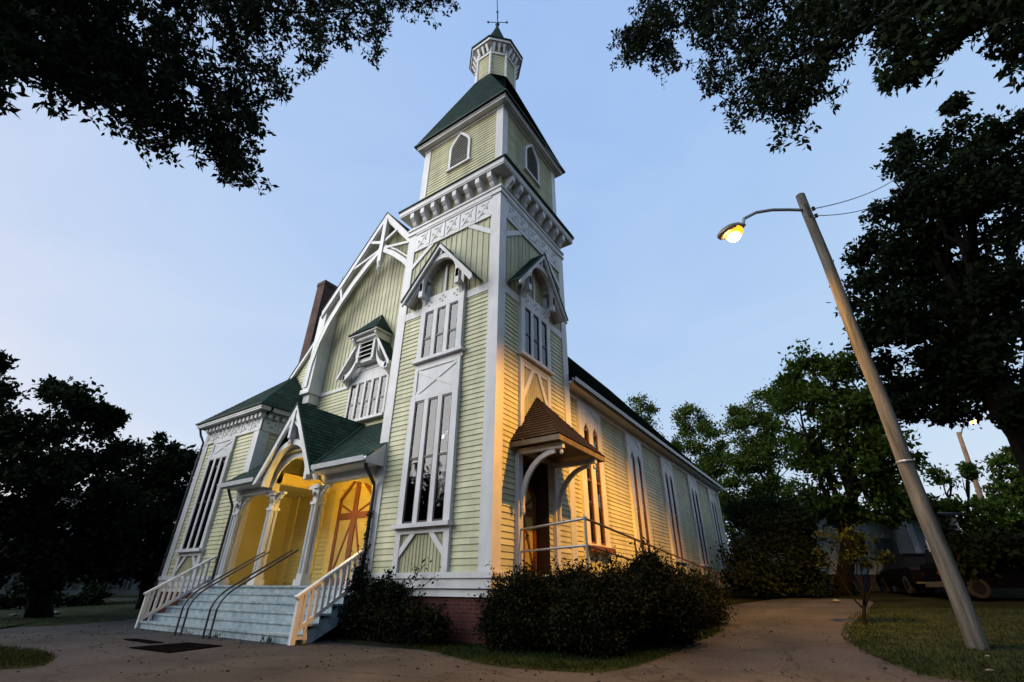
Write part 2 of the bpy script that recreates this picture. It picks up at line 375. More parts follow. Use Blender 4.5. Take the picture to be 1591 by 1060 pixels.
def frust(mb, c, r0, z0, r1, z1, lap=True):
    A = [(c[0]-r0,c[1]-r0,z0),(c[0]+r0,c[1]-r0,z0),(c[0]+r0,c[1]+r0,z0),(c[0]-r0,c[1]+r0,z0)]
    B = [(c[0]-r1,c[1]-r1,z1),(c[0]+r1,c[1]-r1,z1),(c[0]+r1,c[1]+r1,z1),(c[0]-r1,c[1]+r1,z1)]
    for k in range(4):
        p = [A[k], A[(k+1)%4], B[(k+1)%4], B[k]]
        if lap: mb.lap(p, (0,0,1), .145, .012)
        else: mb.face(p)
loop_band(m, TX0, TX1, 0, TY1, 13.56, 13.61, .43)
m2 = MB(); frust(m2, (cx,cy), 2.46, 13.61, 1.9, 13.95); part(m2, 'tower_skirt_roof', ROOF)
part(m, 'tower_roof_edge', ROOFT)

# belfry
bx0, bx1, by0, by1 = cx-H, cx+H, cy-H, cy+H
BF, BR = FR(by0), RT(bx1)
m = MB(); wl(m, BF, bx0, bx1, 13.7, 17.2); wl(m, BR, by0, by1, 13.7, 17.2); wl(m, LF(bx0), by0, by1, 13.7, 17.2, True); wl(m, BK(by1), bx0, bx1, 13.7, 17.2, True)
part(m, 'belfry_wall', CLAP)
c2 = .27
corner('corner_board', (bx1-c2, bx1+.04, by0-.04, by0, 13.7, 17.2), (bx1, bx1+.039, by0+.0005, by0+c2, 13.7, 17.2))
corner('corner_board', (bx0-.04, bx0+c2, by0-.04, by0, 13.7, 17.2))
corner('corner_board', (bx1, bx1+.04, by1-c2, by1+.04, 13.7, 17.2))
def pointed(c, hw, v0, vs, vt, n=8):
    "outline of a lancet: from bottom left over the point to bottom right"
    P = [(c-hw, v0)]
    for k in range(n+1):
        t = k/n; a = t*math.pi/2*.95
        P.append((c-hw*(1-t), vs+(vt-vs)*t**.72))
    R = [(2*c-u, v) for u, v in P[:-1]][::-1]
    return P+R
def louvre(F, c, hw, v0, vs, vt):
    m = MB(); O = pointed(c, hw, v0, vs, vt); I = pointed(c, hw-.11, v0+.02, vs, vt-.16)
    m.strip(F, O, I, 0, .075); m.fb(F, c-hw-.06, c+hw+.06, v0-.09, v0, 0, .11)
    w = part(m, 'louvre_window', WHITE)
    d = MB(); d.prism(F, I, .0, .024); part(d, 'backing', DARK, parent=w)
    s = MB(); v = v0+.05
    def half(v):
        if v < vs: return hw-.11
        t = min(1, (v-vs)/(vt-.16-vs)); return (hw-.11)*(1-t**1.39)
    while v < vt-.28:
        h = min(half(v+.03), half(v+.09)); 
        s.hexa([F(c-h,v,.065),F(c+h,v,.065),F(c+h,v+.015,.065),F(c-h,v+.015,.065)], [F(c-h,v+.075,.026),F(c+h,v+.075,.026),F(c+h,v+.09,.026),F(c-h,v+.09,.026)]); v += .105
    part(s, 'slat', LOUV, parent=w)
louvre(BF, -2.05, .52, 15.15, 16.25, 17.0); louvre(BR, 2.1, .52, 15.15, 16.25, 17.0)
m = MB(); loop_band(m, bx0, bx1, by0, by1, 17.0, 17.1, .07); loop_band(m, bx0, bx1, by0, by1, 17.1, 17.2, .28); loop_band(m, bx0, bx1, by0, by1, 17.2, 17.34, .31)
part(m, 'belfry_cornice', WHITE)
# spire roof: square to octagon
ap = .92; OZ = 21.85; rh = 2.30; EZ = 17.30
def octa(a, z, c=(cx, cy)):
    t = a*math.tan(math.pi/8)
    return [(c[0]-t,c[1]-a,z),(c[0]+t,c[1]-a,z),(c[0]+a,c[1]-t,z),(c[0]+a,c[1]+t,z),(c[0]+t,c[1]+a,z),(c[0]-t,c[1]+a,z),(c[0]-a,c[1]+t,z),(c[0]-a,c[1]-t,z)]
Q = [(cx-rh,cy-rh,EZ),(cx+rh,cy-rh,EZ),(cx+rh,cy+rh,EZ),(cx-rh,cy+rh,EZ)]; T = octa(ap, OZ)
m = MB()
for k in range(4):
    a, b = T[2*k], T[2*k+1]
    m.lap([Q[k], Q[(k+1)%4], b, a], (0,0,1), .145, .012)
    m.lap([Q[(k+1)%4], T[(2*k+2)%8], b], (0,0,1), .145, .012)
part(m, 'spire_roof', ROOF)
m = MB(); loop_band(m, cx-rh, cx+rh, cy-rh, cy+rh, 17.27, 17.345, .02); part(m, 'spire_roof_edge', ROOFT)
# cupola
m = MB(); A, B = octa(.88, 21.6), octa(.88, 24.0)
for k in range(8): m.lap([A[k], A[(k+1)%8], B[(k+1)%8], B[k]], (0,0,1), .12, .015)
cup = part(m, 'cupola', CLAP)
m = MB()
for k in range(8):
    p = A[k]; d = Vector((p[0]-cx, p[1]-cy, 0)).normalized()
    q = Vector(p)+d*.012; m.tube([q, (q.x, q.y, 24.0)], .06, 6)
A1, B1 = octa(.94, 23.45), octa(.94, 23.6); m.hexa(A1, B1)
part(m, 'cupola_trim', WHITE, parent=cup)
m = MB(); m.hexa(octa(.98, 23.98), octa(1.16, 24.06)); m.hexa(octa(1.2, 24.06), octa(1.22, 24.2))
for k in range(8):
    a, b = Vector(octa(.89, 23.6)[k]), Vector(octa(.89, 23.6)[(k+1)%8])
    nrm = ((a+b)/2-Vector((cx,cy,23.6))).normalized()
    for j in range(3):
        p = a.lerp(b, (j+.5)/3); m.hexa([p+(b-a).normalized()*s_+nrm*w_ for s_, w_ in ((-.045,0),(.045,0),(.045,.08),(-.045,.08))],
               [p+(b-a).normalized()*s_+nrm*w_+Vector((0,0,.40)) for s_, w_ in ((-.055,0),(.055,0),(.055,.25),(-.055,.25))])
part(m, 'cupola_cornice', CREAM if 'CREAM' in globals() else WHITE, parent=cup)
m = MB(); m.hexa(octa(1.27, 24.2), octa(1.27, 24.26)); rr = [(1.27,24.26),(.88,24.75),(.62,25.4),(.42,26.1),(.2,26.9),(.05,27.5)]
for (r0, z0), (r1, z1) in zip(rr, rr[1:]):
    A, B = octa(r0, z0), octa(r1, z1)
    for k in range(8): m.lap([A[k], A[(k+1)%8], B[(k+1)%8], B[k]], (0,0,1), .145, .01)
part(m, 'cupola_cap', ROOF, parent=cup)
VERD = mat('verdigris_metal', (.05,.12,.14), .5, .2, metallic=.5)
m = MB(); m.tube([(cx,cy,27.2),(cx,cy,28.75)], [.03,.02], 6); m.lathe((cx,cy,27.75), [(.02,-.12),(.11,-.05),(.12,.03),(.02,.13)], 10)
for a in (0.6, 0.6+math.pi/2):
    d = Vector((math.cos(a), math.sin(a), 0)); p = Vector((cx,cy,27.95)); m.tube([p-d*.5, p+d*.5], .02, 6)
    for s_ in (-1, 1): m.lathe(tuple(p+d*.5*s_), [(.01,-.07),(.07,0),(.01,.07)], 8)
d = Vector((.55,-.83,0)); p = Vector((cx,cy,28.35)); m.tube([p-d*.9, p+d*.9], .022, 6)
Fv = lambda u, v, w: tuple(p+d*u+Vector((-d.y,d.x,0))*w+Vector((0,0,v)))
m.prism(Fv, [(-.95,-.03),(-.55,-.2),(-.4,0),(-.55,.2),(-.95,.03)], -.012, .012); m.prism(Fv, [(.75,-.14),(1.1,0),(.75,.14)], -.012, .012)
m.prism(Fv, [(-.3,.03),(.1,.03),(.28,.3),(.12,.26),(-.1,.38),(-.22,.2)], -.012, .012)
part(m, 'weathervane', VERD)

# ------------------------------------------------------------------ windows
def pane_set(F, ops, v0, v1, w, par, meet=.5, curtain=0):
    "glass and dark sashes for a row of narrow openings"
    g = MB(); s = MB(); bk = MB(); cu = MB()
    for a, b in ops:
        g.fb(F, a, b, v0, v1, w-.05, w-.045); bk.fb(F, a, b, v0, v1, 0, .028)
        if curtain: cu.fb(F, a+(b-a)*random.uniform(.3,.5), b-.02, v0+.02, v0+(v1-v0)*curtain*random.uniform(.85,1.1), .028, .04)
        s.fb(F, a, a+.035, v0, v1, .0, w-.02); s.fb(F, b-.035, b, v0, v1, .0, w-.02)
        vm = v0+(v1-v0)*meet
        for y0, y1 in ((v0, v0+.06), (vm-.03, vm+.03), (v1-.05, v1)): s.fb(F, a+.035, b-.035, y0, y1, .0, w-.022)
    part(g, 'pane', CLEAR, parent=par); part(s, 'sash', SASH, parent=par); part(bk, 'dark_interior', DARK, parent=par)
    if curtain: part(cu, 'curtain', CURT, parent=par)
def tall_window(F, c, v0, v1, hw=.86, n=3, w=.13, sill=True, side=.2, mul=.15, top=.14, meet=.5, curtain=0):
    m = MB(); a, b = c-hw, c+hw
    ow = (2*hw-2*side-(n-1)*mul)/n; ops = []
    m.fb(F, a, a+side, v0, v1, 0, w); m.fb(F, b-side, b, v0, v1, 0, w); m.fb(F, a+side, b-side, v1-top, v1, 0, w-.003)
    u = a+side
    for k in range(n):
        ops.append((u, u+ow)); u += ow
        if k < n-1: m.fb(F, u, u+mul, v0, v1-top, 0, w-.006); u += mul
    if sill: m.fb(F, a-.05, b+.05, v0-.1, v0, 0, w+.1)
    o = part(m, 'window', WHITE); pane_set(F, ops, v0, v1-top, w, o, meet, curtain); return o
def xpanel(F, a, b, v0, v1, w=.10):
    m = MB(); m.fb(F, a, b, v0, v1, 0, w-.03)
    m.fb(F, a, a+.12, v0, v1, w-.03, w); m.fb(F, b-.12, b, v0, v1, w-.03, w); m.fb(F, a+.12, b-.12, v1-.1, v1, w-.03, w-.002); m.fb(F, a+.12, b-.12, v0, v0+.08, w-.03, w-.002)
    m.beam(F, (a+.14, v0+.1), (b-.14, v1-.12), .1, w-.03, w-.008); m.beam(F, (a+.14, v1-.12), (b-.14, v0+.1), .1, w-.03, w-.012)
    return part(m, 'cross_panel', WHITE)
def apron(F, c, hw, v0, v1, w=.10):
    m = MB(); a, b = c-hw, c+hw
    m.fb(F, a, a+.17, v0, v1, 0, w); m.fb(F, b-.17, b, v0, v1, 0, w); m.fb(F, a+.17, b-.17, v1-.13, v1, 0, w-.003)
    m.beam(F, (a+.12, v1-.62), (a+.62, v1-.08), .13, .03, w-.012); m.beam(F, (b-.12, v1-.62), (b-.62, v1-.08), .13, .03, w-.012)
    o = part(m, 'window_apron', WHITE)
    y = MB(); y.fb(F, a+.17, b-.17, v0, v1-.13, 0, .032)
    u = a+.25
    while u < b-.2: y.fb(F, u-.012, u+.012, v0, v1-.14, .032, .045); u += .11
    part(y, 'boarding', CLAP, parent=o)
def hood(F, c, hw, ve, vt, dep, vf):
    "gabled hood over a window on carved brackets, with an arch below"
    rs = MB(); nrm = None
    h2 = hw; th = .10
    for s_ in (-1, 1):
        A = [F(c+s_*h2, ve, dep), F(c, vt, dep), F(c, vt, 0), F(c+s_*h2, ve, 0)]
        k = 1 if (Vector(A[1])-Vector(A[0])).cross(Vector(A[2])-Vector(A[1])).z > 0 else -1
        rs.lap(A if k > 0 else A[::-1], (0,0,1), .13, .012)
    roof = part(rs, 'window_hood', ROOF)
    ed = MB()
    for s_ in (-1, 1): ed.prism(F, [(c+s_*(h2+.03), ve-.02), (c, vt+.02), (c, vt-.035), (c+s_*(h2+.03), ve-.075)], dep+.007, dep+.04); ed.prism(F, [(c+s_*(h2+.03), ve-.02), (c+s_*h2, ve+.02), (c+s_*h2, ve-.035), (c+s_*(h2+.03), ve-.06)], 0, dep+.006)
    part(ed, 'hood_edge', ROOFT, parent=roof)
    m = MB(); sl = (vt-ve)/hw
    for s_ in (-1, 1):
        P = [(c+s_*h2, ve-.012), (c, vt-.012), (c, vt-.20), (c+s_*h2, ve-.20)]
        m.prism(F, P, dep-.06, dep+.006)                       # barge
        m.prism(F, [(c+s_*h2, ve-.014), (c, vt-.014), (c, vt-.07), (c+s_*h2, ve-.07)], .0, dep-.06)   # soffit boards
        for q in (.25, .5, .75):                               # rafters under the soffit
            u = c+s_*h2*q; v = vt-(vt-ve)*q
            m.fb(F, u-.035, u+.035, v-.19-.0, v-.05-.0, 0.0, dep-.07)
    # arch
    r = .66; vc = vf+.42; n = 12
    O = []; I = []
    for k in range(n+1):
        t = math.pi*k/n; O.append((c-math.cos(t)*(r+.15), vc+math.sin(t)*(r+.2))); I.append((c-math.cos(t)*r, vc+math.sin(t)*(r+.02)))
    O = [(c-r-.15, vf-.1)]+O+[(c+r+.15, vf-.1)]; I = [(c-r, vf-.1)]+I+[(c+r, vf-.1)]
    m.strip(F, O, I, dep-.22, dep-.10)
    m.fb(F, c-.05, c+.05, vc+r+.2, vt-.12, dep-.2, dep-.08)
    for s_ in (-1, 1):                                          # struts from arch to rake
        m.beam(F, (c+s_*(r+.1), vc+.12), (c+s_*(hw-.12), ve-.1), .11, dep-.21, dep-.09)
        # brackets back to the wall
        Fs = (lambda s2: (lambda a, v, t: F(c+s2*(r+.08)+t, v, a)))(s_)
        m.prism(Fs, [(0,vf-.1),(0,vf-.32),(.12,vf-.30),(dep*.55,vf-.02),(dep-.1,vf+.12),(dep-.1,vf+.42),(dep-.22,vf+.42),(dep-.25,vf+.1)], -.06, .06)
        m.fb(F, c+s_*(r+.08)-.05, c+s_*(r+.08)+.05, vf-.1, vf+.5, 0, .1)
    m.fb(F, c-.04, c+.04, vf-.1, vc+r, .03, .07)
    part(m, 'barge_and_arch', WHITE, parent=roof)
    return roof
def small_frieze(F, c, hw, v0, v1, w, n=3):
    m = MB(); k2 = MB(); m.fb(F, c-hw, c+hw, v0, v1, 0, w); d = 2*hw/n
    for k in range(n):
        u = c-hw+d*(k+.5); vc = (v0+v1)/2
        for a in range(4):
            t = a*math.pi/2; r0 = .04; r1 = .15
            k2.prism(F, [(u+r0*math.cos(t), vc+r0*math.sin(t)), (u+r1*math.cos(t-.35), vc+r1*math.sin(t-.35)*.9), (u+r1*math.cos(t+.35), vc+r1*math.sin(t+.35)*.9)], w-.005, w+.003)
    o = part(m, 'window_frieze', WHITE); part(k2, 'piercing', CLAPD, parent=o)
# tower front
fc = -2.02
apron(TF, fc, .88, 1.42, 2.40); tall_window(TF, fc, 2.5, 5.9, .88, curtain=.48); xpanel(TF, fc-.86, fc+.86, 5.9, 6.84)
m = MB(); m.fb(TF, fc-.95, fc+.95, 6.98, 7.08, 0, .2); m.fb(TF, fc-.9, fc+.9, 6.84, 6.98, 0, .07); part(m, 'sill', WHITE)
tall_window(TF, fc, 7.08, 8.82, .86, sill=False, top=.1, meet=.42); small_frieze(TF, fc, .86, 8.82, 9.26, .115)
hood(TF, fc, 1.42, 9.22, 11.0, .48, 9.30)
# tower side
sc = 1.92
m = MB(); m.fb(TR, sc-.95, sc+.95, 7.0, 7.1, 0, .2); m.fb(TR, sc-.88, sc+.88, 6.86, 7.0, 0, .08)
m.fb(TR, sc-.86, sc-.68, 4.4, 6.86, 0, .09); m.fb(TR, sc+.68, sc+.86, 4.4, 6.86, 0, .09)
m.beam(TR, (sc-.72, 5.75), (sc-.12, 6.84), .15, .03, .085); m.beam(TR, (sc+.72, 5.75), (sc+.12, 6.84), .15, .03, .08)
m.fb(TR, sc-.68, sc+.68, 6.74, 6.86, 0, .07); o = part(m, 'window_apron', WHITE)
y = MB(); y.fb(TR, sc-.68, sc+.68, 4.4, 6.74, 0, .034)
for k in range(12): y.fb(TR, sc-.6+k*.11-.012, sc-.6+k*.11+.012, 4.4, 6.73, .034, .046)
part(y, 'boarding', CLAP, parent=o)
tall_window(TR, sc, 7.1, 8.82, .86, sill=False, top=.1, meet=.45); small_frieze(TR, sc, .86, 8.82, 9.26, .115)
hood(TR, sc, 1.45, 9.22, 11.05, .48, 9.30)

# ------------------------------------------------------------------ side door, canopy
SHADEBR = mat('shade_dark_brown', (.045,.022,.012), .6, .2, 4)  # shade of the door recess and canopy underside painted in as dark brown
DZ = 1.32
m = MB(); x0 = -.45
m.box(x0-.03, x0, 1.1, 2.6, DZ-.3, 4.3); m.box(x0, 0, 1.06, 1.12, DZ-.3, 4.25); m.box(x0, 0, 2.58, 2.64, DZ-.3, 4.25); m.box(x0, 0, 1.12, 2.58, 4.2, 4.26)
part(m, 'door_recess', SHADEBR)
def cross_door(F, c, hw, v0, v1, peak, w, name='door', label=None):
    p = MB(); O = [(c-hw,v0),(c-hw,v1),(c,peak),(c+hw,v1),(c+hw,v0)]; p.prism(F, O, 0, w)
    o = part(p, name, YPAN, label)
    b = MB(); t = .13; w1 = w+.035
    b.fb(F, c-hw, c-hw+t, v0, v1, w, w1); b.fb(F, c+hw-t, c+hw, v0, v1, w, w1); b.fb(F, c-hw+t, c+hw-t, v0, v0+.2, w, w1)
    b.beam(F, (c-hw+.03, v1-.06), (c, peak-.08), .13, w, w1-.002); b.beam(F, (c+hw-.03, v1-.06), (c, peak-.08), .13, w, w1-.004)
    b.fb(F, c-.11, c+.11, v0+.2, peak-.14, w, w1+.004)
    vm = v0+(v1-v0)*.78
    b.fb(F, c-hw+t, c-.11, vm-.1, vm+.1, w, w1); b.fb(F, c+.11, c+hw-t, vm-.1, vm+.1, w, w1)
    for s_ in (-1, 1):
        b.beam(F, (c+s_*.06, vm-.06), (c+s_*(hw-t+.02), v0+.16), .07, w, w1-.008)
        b.beam(F, (c+s_*.06, vm+.06), (c+s_*(hw-t+.02), vm+.40), .06, w, w1-.008)
    part(b, 'brace_bars', BROWN, parent=o)
    h = MB(); h.lathe(F(c+.2, v0+1.0, w1+.03), [(.01,-.03),(.03,-.015),(.03,.015),(.01,.03)], 8); part(h, 'handle', BLACK, parent=o)
    return o
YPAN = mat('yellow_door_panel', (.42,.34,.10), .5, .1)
cross_door(RT(x0), 1.85, .68, DZ, 3.35, 3.9, .05, label='side door with red-brown cross bars')
# canopy
can = [(.68, 3.36), 1.42, 4.40, 6.05]
m = MB(); a0, a1 = can[0]; pw = can[1]; ez = can[2]; tz = can[3]; yc = (a0+a1)/2
apx = (.02, yc, tz)
def bell(t): return t
for tri in ([(pw,a0,ez),(pw,a1,ez),apx], [(0,a0,ez),(pw,a0,ez),apx], [(pw,a1,ez),(0,a1,ez),apx]):
    m.lap(tri, (0,0,1), .12, .016)
cano = part(m, 'door_canopy', ROOFB)
m = MB(); e = ez-.02
fa_ = MB(); fa_.box(0, pw-.005, a0+.01, a0+.06, e-.13, e); fa_.box(0, pw-.005, a1-.06, a1-.01, e-.13, e); fa_.box(pw-.06, pw-.01, a0+.06, a1-.06, e-.13, e); part(fa_, 'canopy_fascia', mat('dark_tan_fascia', (.17,.13,.08), .7, .3, 5), parent=cano)  # fascia a darker tan than the white canopy frame
so_ = MB(); so_.box(0, pw-.06, a0+.06, a1-.06, e-.03, e-.005); part(so_, 'canopy_soffit', SHADEBR, parent=cano)
for yy in (1.0, 2.86):
    m.box(0, pw-.06, yy-.06, yy+.06, e-.26, e-.13); m.box(0, .13, yy-.1, yy+.1, DZ+.02, e-.26)
    n = 10; O = []; I = []
    for k in range(n+1):
        t = math.pi/2*k/n; O.append((.13+1.0*(1-math.cos(t)), e-1.40+1.14*math.sin(t))); I.append((.13+.09+.92*(1-math.cos(t)), e-1.55+1.19*math.sin(t)))
    Fb = (lambda y_: (lambda a, v, w: (a, y_+w, v)))(yy)
    m.strip(Fb, O, I, -.04, .04)
    m.lathe((pw-.12, yy, e-.36), [(.02,-.05),(.045,-.02),(.045,.04),(.02,.06)], 8); m.lathe((.2, yy, e-1.62), [(.02,-.1),(.05,-.04),(.05,.06),(.03,.1)], 8)
part(m, 'canopy_frame', WHITE, parent=cano)

# ------------------------------------------------------------------ nave and main gable
RX, RZ, SL = -7.5, 16.65, 1.205
def rz(x): return RZ-SL*abs(x-RX)
NX = -.25; NF = RT(NX)
m = MB(); wl(m, NF, 4.1, 26.8, 1.42, 7.05); part(m, 'nave_wall', CLAP)
m = MB(); wl(m, LF(-15.0), 0+2, 26.8, 1.42, 7.05, True); p = [(-15,26.8,1.42),(NX,26.8,1.42),(NX,26.8,7.3),(RX,26.8,16.3),(-15,26.8,7.3)]
m.lap(p[::-1], (0,0,1), EXP, LIP); part(m, 'rear_wall', CLAP)
m = MB(); m.fb(NF, 4.1, 26.8, 6.98, 7.22, 0, .07); m.fb(NF, 4.1, 26.8, 7.22, 7.30, 0, .42); m.fb(NF, 26.5, 26.84, 1.42, 6.98, 0, .05); part(m, 'nave_frieze', WHITE)
GX = .26
m = MB(); pts = [(-.02,0),(.02,-.12),(.11,-.14),(.13,0.0),(.11,0.0),(.095,-.11),(.03,-.1),(0,0)]
m.hexa([(GX+a-.06, 4.1, 7.40+b) for a, b in pts], [(GX+a-.06, 27.2, 7.40+b) for a, b in pts]); part(m, 'gutter', GUTTER)
yf = 1.38; yb = 27.2
m = MB()
er = GX+.0
m.lap([(er,TY1,rz(er)),(er,yb,rz(er)),(-4,yb,rz(-4)),(-4,TY1,rz(-4))], (0,0,1), .145, .012)
m.lap([(-4,yf,rz(-4)),(-4,yb,rz(-4)),(RX,yb,RZ),(RX,yf,RZ)], (0,0,1), .145, .012)
el = -15.3
m.lap([(-11,yb,rz(-11)),(-11,yf,rz(-11)),(RX,yf,RZ),(RX,yb,RZ)], (0,0,1), .145, .012)
m.lap([(el,yb,rz(el)),(el,1.85,rz(el)),(-11,1.85,rz(-11)),(-11,yb,rz(-11))], (0,0,1), .145, .012)
part(m, 'main_roof', ROOF)
m = MB(); GF = FR(yf)
m.prism(FR(yf+.001), [(-4,rz(-4)+.015),(RX,RZ+.02),(-11,rz(-11)+.015),(-11,rz(-11)-.04),(RX,RZ-.05),(-4,rz(-4)-.04)], 0, .05)
m.prism(FR(1.85), [(-11.02,rz(-11)+.01),(el,rz(el)+.01),(el,rz(el)-.06),(-11.02,rz(-11)-.06)], 0, .04)
m.box(er-.02, er+.03, TY1, yb, rz(er)-.06, rz(er)+.01)
part(m, 'roof_edge', ROOFT)
m = MB()   # rake boards and soffit
def rake(mb, F, xa, xb, d0, d1, w0, w1):
    mb.prism(F, [(xa,rz(xa)-d0),(xb,rz(xb)-d0),(xb,rz(xb)-d1),(xa,rz(xa)-d1)], w0, w1)
rake(m, GF, -11, RX, .045, .42, -.12, .03); rake(m, GF, RX, -4.0, .045, .42, -.12, .027)
rake(m, GF, -11, RX, .42, .5, -.1, -.03); rake(m, GF, RX, -4.0, .42, .5, -.1, -.03)
rake(m, FR(1.85), el, -11.02, .065, .30, -.1, .02)
rake(m, FR(2.0), -11, RX, .05, .10, .0, 2.0-yf-.1); rake(m, FR(2.0), RX, -4, .05, .10, .0, 2.0-yf-.1)
part(m, 'rake_board', WHITE)
# gable wall
WF = FR(2.0); BV = 8.32
PORCHY = mat('lamp_gold_wall_paint', (.48,.41,.15), .5, .08, 1.1)  # same clapboard paint with the lamp's golden glow put into its colour
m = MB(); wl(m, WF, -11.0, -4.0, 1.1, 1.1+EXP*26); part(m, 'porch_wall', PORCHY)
m = MB(); wl(m, WF, -11.0, -4.0, 1.1+EXP*26, BV)
m.lap([(-15,2,7.0),(-11,2,7.0),(-11,2,rz(-11)-.06),(-15,2,rz(-15)-.06)], (0,0,1), EXP, LIP, .15)
part(m, 'gable_wall', CLAP)
m = MB(); m.prism(WF, [(-11,BV),(-4,BV),(-4,rz(-4)-.06),(RX,RZ-.08),(-11,rz(-11)-.06)], -.1, 0.0)
u = -10.9
while u < -4.05:
    m.fb(WF, u-.022, u+.022, BV, rz(u)-.12, 0, .018); u += .225
part(m, 'batten_wall', CLAP)
m = MB(); m.fb(WF, -10.7, -4.0, BV-.05, BV+.09, 0, .05); part(m, 'belt_course', WHITE)
# truss
m = MB(); TW0, TW1 = -.10, .015
def arch_pts(s_, off):
    base = [(3.42,8.6),(3.38,9.6),(3.16,10.6),(2.75,11.5),(2.2,12.3),(1.5,13.1),(.8,13.75),(0,14.35)]
    out = []
    for k, (u, v) in enumerate(base):
        a = base[max(k-1,0)]; b = base[min(k+1,len(base)-1)]; dx, dy = b[0]-a[0], b[1]-a[1]; l = math.hypot(dx, dy)
        nx, ny = dy/l, -dx/l
        out.append((RX+s_*(u+nx*off), v+ny*off))
    out[-1] = (RX, 14.35+abs(off)*1.2*(1 if off > 0 else -1)); return out
for s_ in (-1, 1):
    m.strip(GF, arch_pts(s_, .0), arch_pts(s_, .22), TW0, TW1)
    m.strip(GF, arch_pts(s_, .30), arch_pts(s_, .36), TW0+.02, TW1-.03)
    m.beam(GF, (RX+s_*.1, 14.9), (RX+s_*.95, 15.28), .14, TW0, TW1-.004)
    m.beam(GF, (RX+s_*.1, 14.5), (RX+s_*1.75, 14.1), .12, TW0+.01, TW1-.006)
    m.beam(GF, (RX+s_*2.2, 12.5), (RX+s_*2.5, 13.3), .12, TW0+.01, TW1-.006)
m.fb(GF, RX-.11, RX+.11, 13.75, 16.2, TW0-.05, TW1+.05)
m.lathe((RX, yf+.03, 13.5), [(.02,-.22),(.12,-.08),(.09,.04),(.13,.2)], 10)
# bracket pier at the left foot
m.box(-11.2, -10.72, 1.42, 2.0, 8.5, 12.2); m.box(-11.26, -10.66, 1.36, 2.0, 8.3, 8.5); m.box(-11.15, -10.75, 1.5, 2.0, 7.9, 8.3)
part(m, 'gable_truss', WHITE)
# five-light window and louvre dormer
tall_window(WF, RX, 6.72, 8.36, 1.12, n=5, side=.1, mul=.12, top=.08, meet=.45)
m = MB(); m.fb(WF, RX-1.12, RX+1.12, 8.36, 9.0, 0, .125); m.fb(WF, RX-.55, RX+.55, 8.78, 8.83, .125, .155)
for s_ in (-1, 1): m.tube([WF(RX+s_*.8+.12*math.cos(t), 8.68+.12*math.sin(t), .13) for t in np.linspace(0, 2*math.pi, 13)], .02, 6)
part(m, 'window_frieze', WHITE)
m = MB(); dp = .55; LBV = 8.98
m.fb(WF, RX-.5, RX+.5, LBV, 10.15, 0, dp-.12)
lb = part(m, 'louvre_box', WHITE)
m = MB(); m.fb(WF, RX-.36, RX+.36, LBV+.16, LBV+.86, dp-.12, dp-.115); part(m, 'opening', DARK, parent=lb)
m = MB()
for k in range(4):
    v = LBV+.2+k*.2
    m.hexa([WF(RX-.4,v,dp+.0),WF(RX+.4,v,dp+.0),WF(RX+.4,v+.03,dp+.0),WF(RX-.4,v+.03,dp+.0)], [WF(RX-.4,v+.09,dp-.11),WF(RX+.4,v+.09,dp-.11),WF(RX+.4,v+.12,dp-.11),WF(RX-.4,v+.12,dp-.11)])
m.fb(WF, RX-.5, RX-.38, LBV, 10.0, dp-.12, dp-.02); m.fb(WF, RX+.38, RX+.5, LBV, 10.0, dp-.12, dp-.02)
m.fb(WF, RX-.62, RX+.62, 9.92, 10.04, dp-.12, dp+.08); m.fb(WF, RX-.56, RX+.56, 10.04, 10.15, dp-.12, dp+.03)
part(m, 'slat', WHITE, parent=lb)
# lower gabled hood on both sides of the box
hs = MB(); hm = MB()
for s_ in (-1, 1):
    A = [WF(RX+s_*1.5, 8.62, dp), WF(RX+s_*.5, 10.1, dp), WF(RX+s_*.5, 10.1, 0), WF(RX+s_*1.5, 8.62, 0)]
    if (Vector(A[1])-Vector(A[0])).cross(Vector(A[2])-Vector(A[1])).z < 0: A = A[::-1]
    hs.lap(A, (0,0,1), .13, .012)
    hm.prism(WF, [(RX+s_*1.5,8.60),(RX+s_*.5,10.08),(RX+s_*.5,9.9),(RX+s_*1.5,8.42)], dp-.06, dp+.005)
    hm.prism(WF, [(RX+s_*1.5,8.60),(RX+s_*.5,10.08),(RX+s_*.5,10.02),(RX+s_*1.5,8.54)], 0, dp-.06)
    n = 8; O = [(RX+s_*(1.3-.75*math.sin(math.pi/2*k/n)), 8.5+1.0*(1-math.cos(math.pi/2*k/n))) for k in range(n+1)]
    I = [(u-s_*.0, v+.13) for u, v in O]
    hm.strip(WF, [(u, v-.1) for u, v in O], I, dp-.25, dp-.1)
    Fs = (lambda s2: (lambda a, v, t: WF(RX+s2*1.2+t, v, a)))(s_)
    hm.prism(Fs, [(0,8.45),(0,8.2),(.12,8.2),(dp-.1,8.45),(dp-.1,8.62),(0,8.75)], -.06, .06)
lh = part(hs, 'louvre_hood', ROOF); part(hm, 'hood_trim', WHITE, parent=lh)
hs = MB(); hm = MB(); dq = .82; ue = 10.2; ut = 11.35; uw = .84
A4 = [WF(RX-uw, ue, 0), WF(RX-uw, ue, dq), WF(RX+uw, ue, dq), WF(RX+uw, ue, 0)]; AP = WF(RX, ut, .02)
for k in range(3): hs.lap([A4[k], A4[k+1], AP], (0,0,1), .13, .012)
hs.fb(WF, RX-uw-.02, RX+uw+.02, ue-.05, ue+.01, dq, dq+.03); hs.fb(WF, RX-uw-.03, RX-uw, ue-.05, ue+.01, 0, dq); hs.fb(WF, RX+uw, RX+uw+.03, ue-.05, ue+.01, 0, dq)
hm.fb(WF, RX-uw+.02, RX+uw-.02, ue-.12, ue-.052, 0, dq-.03)
